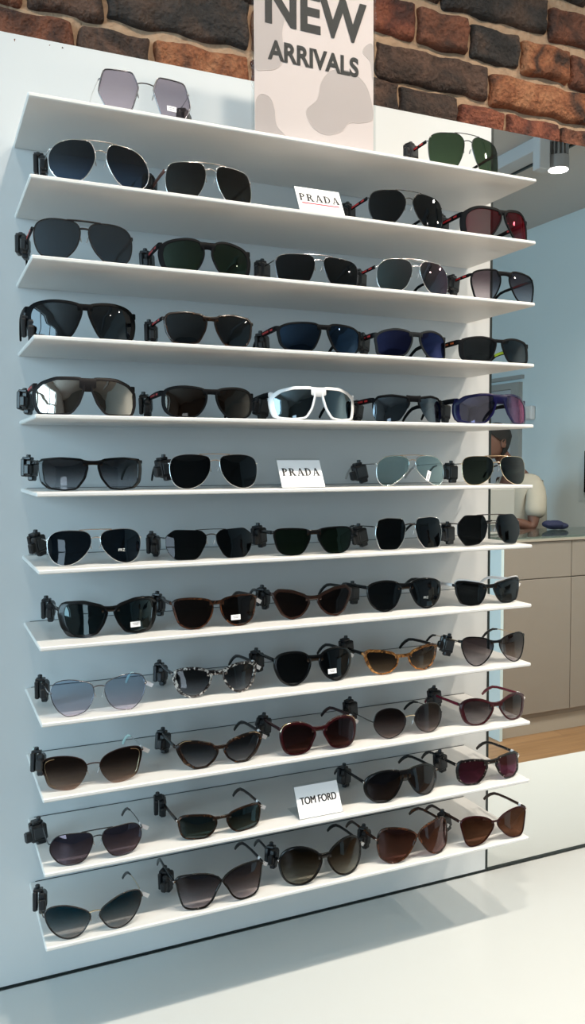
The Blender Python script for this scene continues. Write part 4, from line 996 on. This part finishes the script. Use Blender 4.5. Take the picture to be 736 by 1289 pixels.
SPECS = [
 ('1a', 'lilac-lensed hexagonal wire sunglasses', 'metal', 'gunmetal', 'lilac', 'silver', (2.1, 1, 1, 1), dict(hexy=True, tip='lilac', sticker=(15, 8))),
 ('1b', 'green-lensed pilot sunglasses', 'metal', 'gunmetal', 'green', 'matte', (1.6, 1, 1, 1), dict(**AV, stripe='red', temple='thick')),
 ('2a', 'silver aviators with navy gradient lenses', 'metal', 'silver', 'navygrad', 'silver', (1.8, 1, 1, 1), dict(**AV, tip='black')),
 ('2b', 'silver aviators with brown-black lenses', 'metal', 'silver', 'brownblack', 'leather', (1.6, 1, 1, 1), dict(**AV, temple='thick')),
 ('2c', 'black wire aviators with red temple stripe', 'metal', 'black_metal', 'black', 'matte', (1.8, 1, 1, 1), dict(**AV, stripe='red', temple='thick')),
 ('2d', 'black wrap sunglasses with red mirror lenses', 'acetate', 'matte', 'mirrorred', 'matte', (4.2, 8.5, 2.2, 3), dict(sport=True, stripe='red', th=4)),
 ('3a', 'brown-grey pilot sunglasses with double bar bridge', 'metal', 'smoke_frame', 'bluegrey', 'matte', (2.2, 1, 1, 1), dict(**AV, barr=1.5, br=1.6, barz=0, stripe='red', temple='thick', arch=.5)),
 ('3b', 'black wrap sunglasses with dark green lenses', 'acetate', 'matte', 'dkgreen', 'matte', (3.2, 7.5, 1.2, 2.2), dict(sport=True, stripe='red', th=4)),
 ('3c', 'dark square aviators with silver dots on brow', 'metal', 'gunmetal', 'black', 'gunmetal', (1.6, 1, 1, 1), dict(**AV, tip='black')),
 ('3d', 'silver aviators with pink-edged mirror lenses', 'metal', 'silver', 'tealpink', 'matte', (1.5, 1, 1, 1), dict(**AV, stripe='red', temple='thick')),
 ('3e', 'round black sunglasses with purple gradient lenses', 'acetate', 'matte', 'purplegrad', 'matte', (2.2, 2.4, 1.4, 1.8), dict(stripe='red', th=3, dip=0, bb=50)),
 ('4a', 'large black wrap sunglasses with glinting lenses', 'acetate', 'matte', 'smoke', 'matte', (3.6, 8, 1.6, 3), dict(sport=True, th=4.5)),
 ('4b', 'dark tortoiseshell square sunglasses with red stripe', 'acetate', 'tort', 'smoke', 'matte', (2.6, 3.4, 1.8, 2.4), dict(hexy=True, stripe='red')),
 ('4c', 'black wrap sunglasses with blue glint lenses', 'acetate', 'matte', 'blueblack', 'matte', (2.6, 4, 1.6, 2.6), dict(sport=True, stripe='red', th=4)),
 ('4d', 'charcoal square sunglasses with navy lenses', 'acetate', 'greyblack', 'navy', 'matte', (3, 3.6, 2, 2.6), dict(sport=True, stripe='red', th=4)),
 ('4e', 'black sport sunglasses with lime-lined temple', 'acetate', 'matte', 'smoke', 'matte', (3, 7.5, 2.6, 2.8), dict(sport=True, stripe='orange', inside='lime', th=4)),
 ('5a', 'dark shield sunglasses with silver mirror lenses', 'acetate', 'smoke_frame', 'mirrorsilver', 'smoke_frame', (4, 5, 1.8, 3.2), dict(hexy=True, sport=True, stripe='red', th=4.5, bb=36, dip=.5)),
 ('5b', 'black wrap sunglasses with brown lenses', 'acetate', 'matte', 'brown', 'matte', (3.2, 5, 1.6, 2.8), dict(sport=True, stripe='red', th=4)),
 ('5c', 'white-framed shield sunglasses', 'acetate', 'white', 'mirrordark', 'matte', (4, 8, 2.4, 3.2), dict(hexy=True, sport=True, th=4.5, bb=40, dip=.3)),
 ('5d', 'black half-rim sport sunglasses with rimless lower lenses', 'half', 'matte', 'bluegrey', 'matte', (5, 5, 0, 3), dict(hexy=True, sport=True, stripe='red', th=4)),
 ('5e', 'navy shield sunglasses with red-blue mirror lenses', 'acetate', 'navy', 'mirrorblue', 'matte', (3.6, 10, 1.8, 3.6), dict(hexy=True, sport=True, th=4.5, bb=38, dip=.3)),
 ('6a', 'black rectangular sunglasses with grey gradient lenses', 'acetate', 'black', 'greygrad', 'black', (2.4, 6.5, 1.8, 3), dict(hexy=True, zh=.9)),
 ('6b', 'silver aviators with near-black lenses', 'metal', 'silver', 'black', 'silver', (1.4, 1, 1, 1), dict(**AV, tip='black')),
 ('6c', 'silver aviators with pale teal lenses', 'metal', 'silver', 'teal', 'silver', (1.8, 1, 1, 1), dict(**AV, tip='silver', sticker=(8, 19), stilt=.35)),
 ('6d', 'pale gold aviators with dark green lenses', 'metal', 'gold', 'g15', 'silver', (1.5, 1, 1, 1), dict(**AV, tip='black')),
 ('7a', 'silver aviators with printed navy lenses', 'metal', 'silver', 'navyblack', 'silver', (1.6, 1, 1, 1), dict(**AV, tip='black', print='PRZ')),
 ('7b', 'black wire geometric sunglasses with slim brow bar', 'metal', 'black_metal', 'black', 'black_metal', (1.5, 1, 1, 1), dict(**AV, hexy=True, barr=.6)),
 ('7c', 'slim black square sunglasses', 'acetate', 'black', 'dkgreen', 'black', (2, 2.6, 1, 2), dict(zh=.9)),
 ('7d', 'black hexagonal sunglasses with silver rim edges', 'metal', 'silver', 'black', 'black_metal', (1.7, 1, 1, 1), dict(hexy=True, bmat='black_metal', br=1.3)),
 ('7e', 'black hexagonal sunglasses with double bridge bar', 'metal', 'black_metal', 'black', 'black_metal', (1.9, 1, 1, 1), dict(**AV, hexy=True, barx=.75, barz=.4, barr=1.0, br=1.2, arch=0)),
 ('8a', 'oversized black square sunglasses with white lens sticker', 'acetate', 'black', 'tealdark', 'black', (4.5, 9.5, 3, 4.5), dict(hexy=True, th=5, zh=.86)),
 ('8b', 'brown tortoiseshell sunglasses with white lens sticker', 'acetate', 'browntort', 'brownblack2', 'tort', (2.4, 3, 1.5, 2.2), dict(**P_, zh=.9)),
 ('8c', 'black cat-eye sunglasses with dark brown lenses', 'acetate', 'brown', 'brownblack2', 'black', (4.2, 5.5, 2, 3.4), dict(hexy=True, zh=.93)),
 ('8d', 'black butterfly sunglasses with printed lenses', 'acetate', 'black', 'smoke', 'black', (3.4, 5.5, 2, 3), dict(**P_, print='PRZ', zh=.86, temple='thick')),
 ('8e', 'black-and-white cat-eye sunglasses with white temple', 'acetate', 'black', 'smoke', 'white', (3.4, 4, 2, 3), dict(hexy=True, **P_, browmat='white', zh=.9)),
 ('9a', 'thin wire sunglasses with pale blue lenses', 'metal', 'gunmetal', 'paleblue', 'silver', (1.3, 1, 1, 1), dict(**P_, tip='mint', zh=.68)),
 ('9b', 'black-and-white havana round sunglasses', 'acetate', 'havana', 'greygrad', 'black', (3.2, 6.5, 2.4, 3), dict(**P_, zh=.9)),
 ('9c', 'thick round black sunglasses with white lens sticker', 'acetate', 'black', 'black', 'black', (3.4, 6.2, 2.6, 3.4), dict(**P_, zh=.84)),
 ('9d', 'amber tortoiseshell cat-eye sunglasses', 'acetate', 'amber', 'ambergrad', 'black', (3.6, 5.5, 1.6, 2.6), dict(hexy=True, **P_, zh=.93)),
 ('9e', 'round black sunglasses with gold bridge', 'acetate', 'black', 'greybrown', 'gold', (1.6, 1.6, 1.2, 1.2), dict(temple='wire', th=2.4, nobr=True, zh=.88)),
 ('10a', 'brown gradient butterfly sunglasses with gold lens line', 'half', 'brown_metal', 'browngrad', 'silver', (2, 1, 0, 1), dict(**P_, tip='mint', accent=True, zh=.86)),
 ('10b', 'gold-cornered tortoiseshell cat-eye sunglasses', 'acetate', 'tort', 'greygrad', 'black', (3.8, 7.5, 2, 3), dict(hexy=True, **P_, corner=True, zh=.92)),
 ('10c', 'red-brown sunglasses with gold top corners', 'acetate', 'burgundy', 'winered', 'burgundy', (4, 5.5, 2, 3), dict(**P_, corner=True, zh=.9)),
 ('10d', 'round thin wire sunglasses with brown gradient lenses', 'metal', 'black_metal', 'rosebrown', 'black_metal', (2.0, 1, 1, 1), dict(bmat='gold', zh=.6)),
 ('10e', 'dark burgundy sunglasses with crimson temple', 'acetate', 'plum', 'greybrown', 'crimson', (3.8, 7.5, 2, 3.2), dict(**P_, zh=.88)),
 ('11a', 'black metal aviators with mauve lenses', 'metal', 'black_metal', 'mauve', 'black_metal', (1.9, 1, 1, 1), dict(**AV, **P_, barr=1.0)),
 ('11b', 'dark tortoiseshell rectangular sunglasses with teal lenses', 'acetate', 'tort', 'tealgrey', 'tort', (2.4, 2.8, 1.6, 3), dict(**P_, emblem=True, zh=.88)),
 ('11c', 'black flat-top pilot sunglasses with plum lenses', 'acetate', 'black', 'plum', 'black', (3, 5.8, 1.6, 3.4), dict(emblem=True, zh=.72, bb=34, dip=.2)),
 ('11d', 'speckled black flat-top sunglasses with burgundy lenses', 'acetate', 'blacktort', 'burgundy', 'blacktort', (3.2, 4.5, 2, 3.6), dict(hexy=True, **P_, emblem=True, zh=.88)),
 ('12a', 'round black-and-gold wire sunglasses with blue gradient lenses', 'metal', 'black_metal', 'bluegrad', 'gold', (2.2, 1, 1, 1), dict(**P_, bmat='gold', zh=.76)),
 ('12b', 'black crossed-bridge sunglasses with mauve gradient lenses', 'cross', 'black', 'mauvegrad', 'black', (2.6, 2.4, 2, 2.2), dict(**P_, emblem=True, zh=.88, th=3)),
 ('12c', 'oversized round black sunglasses with olive gradient lenses', 'acetate', 'black', 'olivegrad', 'black', (3, 3.4, 2, 3), dict(**P_, emblem=True, zh=.72)),
 ('12d', 'brown crossed-bridge sunglasses with rose lenses', 'cross', 'browntort', 'rose', 'browntort', (2.6, 2.4, 2, 2.2), dict(**P_, emblem=True, zh=.72, th=3)),
 ('12e', 'slim burgundy sunglasses with copper lenses', 'acetate', 'burgundy', 'copper', 'brown', (2, 2.2, 1.4, 1.8), dict(**P_, emblem=True, zh=.92, th=3)),
]
count = {}
rt = random.Random(11)
for key, short, kind, fm, ln, tm, rim, opt in SPECS:
    row = int(key[:-1]); i = count.get(row, 0); count[row] = i+1
    place = '%s on the %s shelf' % (POS[NROW[row]][i], ORD[row-1])
    sunglasses(key, '%s, %s' % (short, place), kind, fm, ln, tm, rim, **opt)
    if TAGS and TAGS[-1][0] == key:
        _, root, tg, hx, y0, zh, zmin, st, base = TAGS[-1]
        x = -min(hx+5, max(hx-4, -tg[0])); y = tg[1]
        z = max(17.0, min(zh+8, (tg[2]-zmin)*st+base+.15 if row <= 5 else tg[2]))
        security_tag(root.location, x*.001, y*.001, z*.001, tg[3], 'black security tag clipped to the %s' % short, rt.uniform(-.25, .25))
X0, Yf = FIT['1a'][0], FIT['1a'][1]
security_tag(Vector((X0/1000, Yf/1000, zs(1))), .0735, .062, .028, 60, 'black security tag behind the lilac-lensed hexagonal wire sunglasses', .1)
# ------------------------------------------------------------------ the man at the reception counter
def skin_mesh(name, nodes, edges, root, sub=2):
    me = bpy.data.meshes.new(name); names = list(nodes)
    me.from_pydata([nodes[q][0] for q in names], [(names.index(a), names.index(b)) for a, b in edges], [])
    o = bpy.data.objects.new(name, me); COL.objects.link(o)
    o.modifiers.new('skin', 'SKIN')
    for i, q in enumerate(names):
        sv = me.skin_vertices[0].data[i]; r = nodes[q][1]
        sv.radius = r if isinstance(r, tuple) else (r, r); sv.use_root = (q == root)
    s = o.modifiers.new('sub', 'SUBSURF'); s.levels = sub; s.render_levels = sub
    o.modifiers['skin'].use_smooth_shade = True
    bpy.context.view_layer.update()
    m2 = bpy.data.meshes.new_from_object(o.evaluated_get(bpy.context.evaluated_depsgraph_get()))
    bpy.data.objects.remove(o)
    vs = [tuple(v.co) for v in m2.vertices]; fs = [tuple(p.vertices) for p in m2.polygons]
    bpy.data.meshes.remove(m2)
    return vs, fs
def person():
    # local frame: the man faces -X, his right side is +Y (towards the mirror); Z up; origin between the feet
    J = {}
    J['pelvis'] = ((.02, 0, .96), (.125, .15)); J['waist'] = ((.045, 0, 1.10), (.105, .135)); J['chest'] = ((.035, 0, 1.30), (.115, .165)); J['upper'] = ((.02, 0, 1.43), (.085, .13))
    J['neck'] = ((-.045, 0, 1.545), .060); J['nape'] = ((-.125, 0, 1.635), .056); J['skull'] = ((-.172, 0, 1.70), .05)
    E = [('pelvis', 'waist'), ('waist', 'chest'), ('chest', 'upper'), ('upper', 'neck'), ('neck', 'nape'), ('nape', 'skull')]
    for s, n in ((1, 'r'), (-1, 'l')):
        sh = (.015, s*.185, 1.435); el = (-.045, s*.235, 1.16); wr = (-.235, s*.185, 1.215)
        J['sh'+n] = (sh, .056); J['mid'+n] = ((-.015, s*.212, 1.30), .049); J['el'+n] = (el, .041); J['fa'+n] = ((-.13, s*.215, 1.19), .038); J['wr'+n] = (wr, (.022, .028)); J['pa'+n] = ((-.285, s*.178, 1.212), (.016, .036))
        J['hip'+n] = ((.02, s*.09, .90), .088); J['kn'+n] = ((.0, s*.10, .50), .058); J['an'+n] = ((.03, s*.105, .09), .040); J['toe'+n] = ((-.12, s*.115, .045), (.036, .03))
        E += [('upper', 'sh'+n), ('sh'+n, 'mid'+n), ('mid'+n, 'el'+n), ('el'+n, 'fa'+n), ('fa'+n, 'wr'+n), ('wr'+n, 'pa'+n), ('pelvis', 'hip'+n), ('hip'+n, 'kn'+n), ('kn'+n, 'an'+n), ('an'+n, 'toe'+n)]
        for k, (dy, ln) in enumerate(((.028, .068), (.010, .078), (-.009, .074), (-.027, .058))):
            b = Vector((-.292, s*(.178+dy), 1.212))
            J['f%da' % k+n] = (tuple(b), .0095); J['f%db' % k+n] = (tuple(b+Vector((-ln*.5, s*dy*.15, .004))), .0088); J['f%dc' % k+n] = (tuple(b+Vector((-ln, s*dy*.2, -.010))), .0072)
            E += [('pa'+n, 'f%da' % k+n), ('f%da' % k+n, 'f%db' % k+n), ('f%db' % k+n, 'f%dc' % k+n)]
        t = Vector((-.255, s*.150, 1.213))
        J['ta'+n] = (tuple(t), .011); J['tb'+n] = (tuple(t+Vector((-.030, -s*.022, -.002))), .010); J['tc'+n] = (tuple(t+Vector((-.056, -s*.030, -.010))), .008)
        E += [('wr'+n, 'ta'+n), ('ta'+n, 'tb'+n), ('tb'+n, 'tc'+n)]
    vs, fs = skin_mesh('body_build', J, E, 'pelvis')
    b = MB(); b.add(vs, fs)
    # head: rings of a skull profile, face towards -X, chin slightly lowered
    hc = Vector((-.188, 0, 1.735)); Rh = Matrix.Rotation(.10, 3, 'Y')
    prof = [(-.118, .030, .030, -.055), (-.112, .050, .046, -.045), (-.095, .070, .058, -.028), (-.070, .082, .066, -.014), (-.040, .090, .071, -.005), (-.010, .094, .074, 0), (.020, .096, .076, .003), (.050, .095, .076, .006), (.078, .085, .069, .008), (.100, .065, .053, .009), (.113, .036, .030, .010), (.117, .010, .008, .010)]
    nu = 28; hv, hf = [], []
    for z, rx, ry, ox in prof:
        for j in range(nu):
            a = 2*PI*j/nu; x = math.cos(a)*rx+ox*1.0; y = math.sin(a)*ry
            front = max(0, -math.cos(a))
            if front > .55:
                g = math.exp(-(y/.013)**2)
                x -= g*(.022*math.exp(-((z+.028)/.016)**2) + .012*math.exp(-((z+.005)/.016)**2))       # nose
                x += .007*math.exp(-((abs(y)-.031)/.012)**2)*math.exp(-((z-.004)/.012)**2)              # eye sockets
                x -= .006*math.exp(-(y/.024)**2)*math.exp(-((z+.062)/.007)**2) + .006*math.exp(-(y/.022)**2)*math.exp(-((z+.076)/.006)**2)  # lips
            hv.append(hc + Rh @ Vector((x, y, z)))
    for i in range(len(prof)-1):
        for j in range(nu): hf.append((i*nu+j, i*nu+(j+1) % nu, (i+1)*nu+(j+1) % nu, (i+1)*nu+j))
    hf.append(tuple(range(nu-1, -1, -1))); hf.append(tuple((len(prof)-1)*nu+j for j in range(nu)))
    b.add(hv, hf)
    for s in (1, -1):                                                  # ears: an outer shell with a raised rim
        ec = Vector((.012, s*.079, -.010))
        b.ellip(hc + Rh @ ec, (.017, .006, .031), 12, 8, Rh @ Matrix.Rotation(s*.35, 3, 'Z'))
        b.tube([hc + Rh @ (ec+Vector((.017*math.cos(t)+.001, s*.006, .031*math.sin(t)))) for t in [(-.35+q*.17)*PI for q in range(9)]], .0042, 6)
    body = b.build('person', M['skin'], None, True, 80)
    tag(body, 'man in a cream short-sleeved shirt reflected in the mirror, facing left', 'person')
    body.location = (3.56, -3.32, 0)
    # eyes, hair
    for s in (1, -1):
        e = MB(); e.ellip(hc + Rh @ Vector((-.070, s*.031, .004)), (.0115, .012, .008), 10, 8); e.build('eye', M['eye'], body)
    h = MB(); hv, hf = [], []
    rows = [(-.085, 1), (-.060, 1), (-.030, 1), (-.005, 1), (.020, 1), (.050, 0), (.080, 0), (.104, 0), (.120, 0)]
    def prof_at(z):
        for (z0, a0, b0, o0), (z1, a1, b1, o1) in zip(prof, prof[1:]):
            if z0 <= z <= z1:
                t = (z-z0)/(z1-z0); return a0+(a1-a0)*t, b0+(b1-b0)*t, o0+(o1-o0)*t
        return prof[-1][1:]
    na = 25
    for z, side in rows:
        rx, ry, ox = prof_at(min(z, .116)); lim = {-.085: .36, -.060: .40, -.030: .43, -.005: .45, .020: .62, .050: .80, .080: 1.0, .104: 1.0, .120: 1.0}[z]
        for j in range(na):
            a = PI*lim*(2*j/(na-1)-1); gr = 1.07 if side else 1.10
            hv.append(hc + Rh @ Vector((math.cos(a)*rx*gr+ox+.002, math.sin(a)*ry*gr, z+(.006 if z > .1 else 0))))
    for i in range(len(rows)-1):
        for j in range(na-1): hf.append((i*na+j, i*na+j+1, (i+1)*na+j+1, (i+1)*na+j))
    hf.append(tuple((len(rows)-1)*na+j for j in range(na)))
    h.add(hv, hf); ho = h.build('hair', M['hair'], body)
    sd = ho.modifiers.new('thickness', 'SOLIDIFY'); sd.thickness = .008; sd.offset = 1
    # shirt: loose shell over trunk and upper arms, open sleeves, collar
    S = {'hem': ((.065, 0, .90), (.165, .19)), 'waist': ((.07, 0, 1.08), (.148, .175)), 'chest': ((.045, 0, 1.29), (.142, .188)), 'upper': ((.028, 0, 1.44), (.112, .15)), 'neck': ((-.022, 0, 1.53), (.080, .098))}
    SE = [('hem', 'waist'), ('waist', 'chest'), ('chest', 'upper'), ('upper', 'neck')]
    for s, n in ((1, 'r'), (-1, 'l')):
        S['sh'+n] = ((.024, s*.18, 1.425), .078); S['mid'+n] = ((-.005, s*.220, 1.32), .074); S['cuff'+n] = ((-.028, s*.236, 1.215), .080)
        SE += [('upper', 'sh'+n), ('sh'+n, 'mid'+n), ('mid'+n, 'cuff'+n)]
    vs, fs = skin_mesh('shirt_build', S, SE, 'chest')
    b = MB(); b.add(vs, fs); sh = b.build('shirt', M['shirt'], body, True, 80)
    c = MB(); ring = [(-.034+.068*math.cos(2*PI*q/24), .072*math.sin(2*PI*q/24), 1.545+.026*math.cos(2*PI*q/24)) for q in range(24)]
    c.sweep(ring, rrect(.012, .036, .4), closed=True); c.build('collar', M['shirt'], sh)
    T = {'belt': ((.025, 0, .98), (.132, .16)), 'seat': ((.025, 0, .90), (.135, .165))}; TE = [('belt', 'seat')]
    for s, n in ((1, 'r'), (-1, 'l')):
        T['th'+n] = ((.018, s*.095, .80), .102); T['kn'+n] = ((.0, s*.10, .50), .076); T['cf'+n] = ((.028, s*.105, .10), .066); TE += [('seat', 'th'+n), ('th'+n, 'kn'+n), ('kn'+n, 'cf'+n)]
    vs, fs = skin_mesh('trousers_build', T, TE, 'seat')
    b = MB(); b.add(vs, fs); b.build('trousers', M['trousers'], body, True, 80)
    for s in (1, -1):
        f = MB(); f.ellip((-.045, s*.112, .052), (.15, .052, .050), 16, 10); f.box((-.04, s*.112, .012), (.27, .09, .022), .008); f.build('shoe', M['shoe'], body, True, 50)
    return body
person()
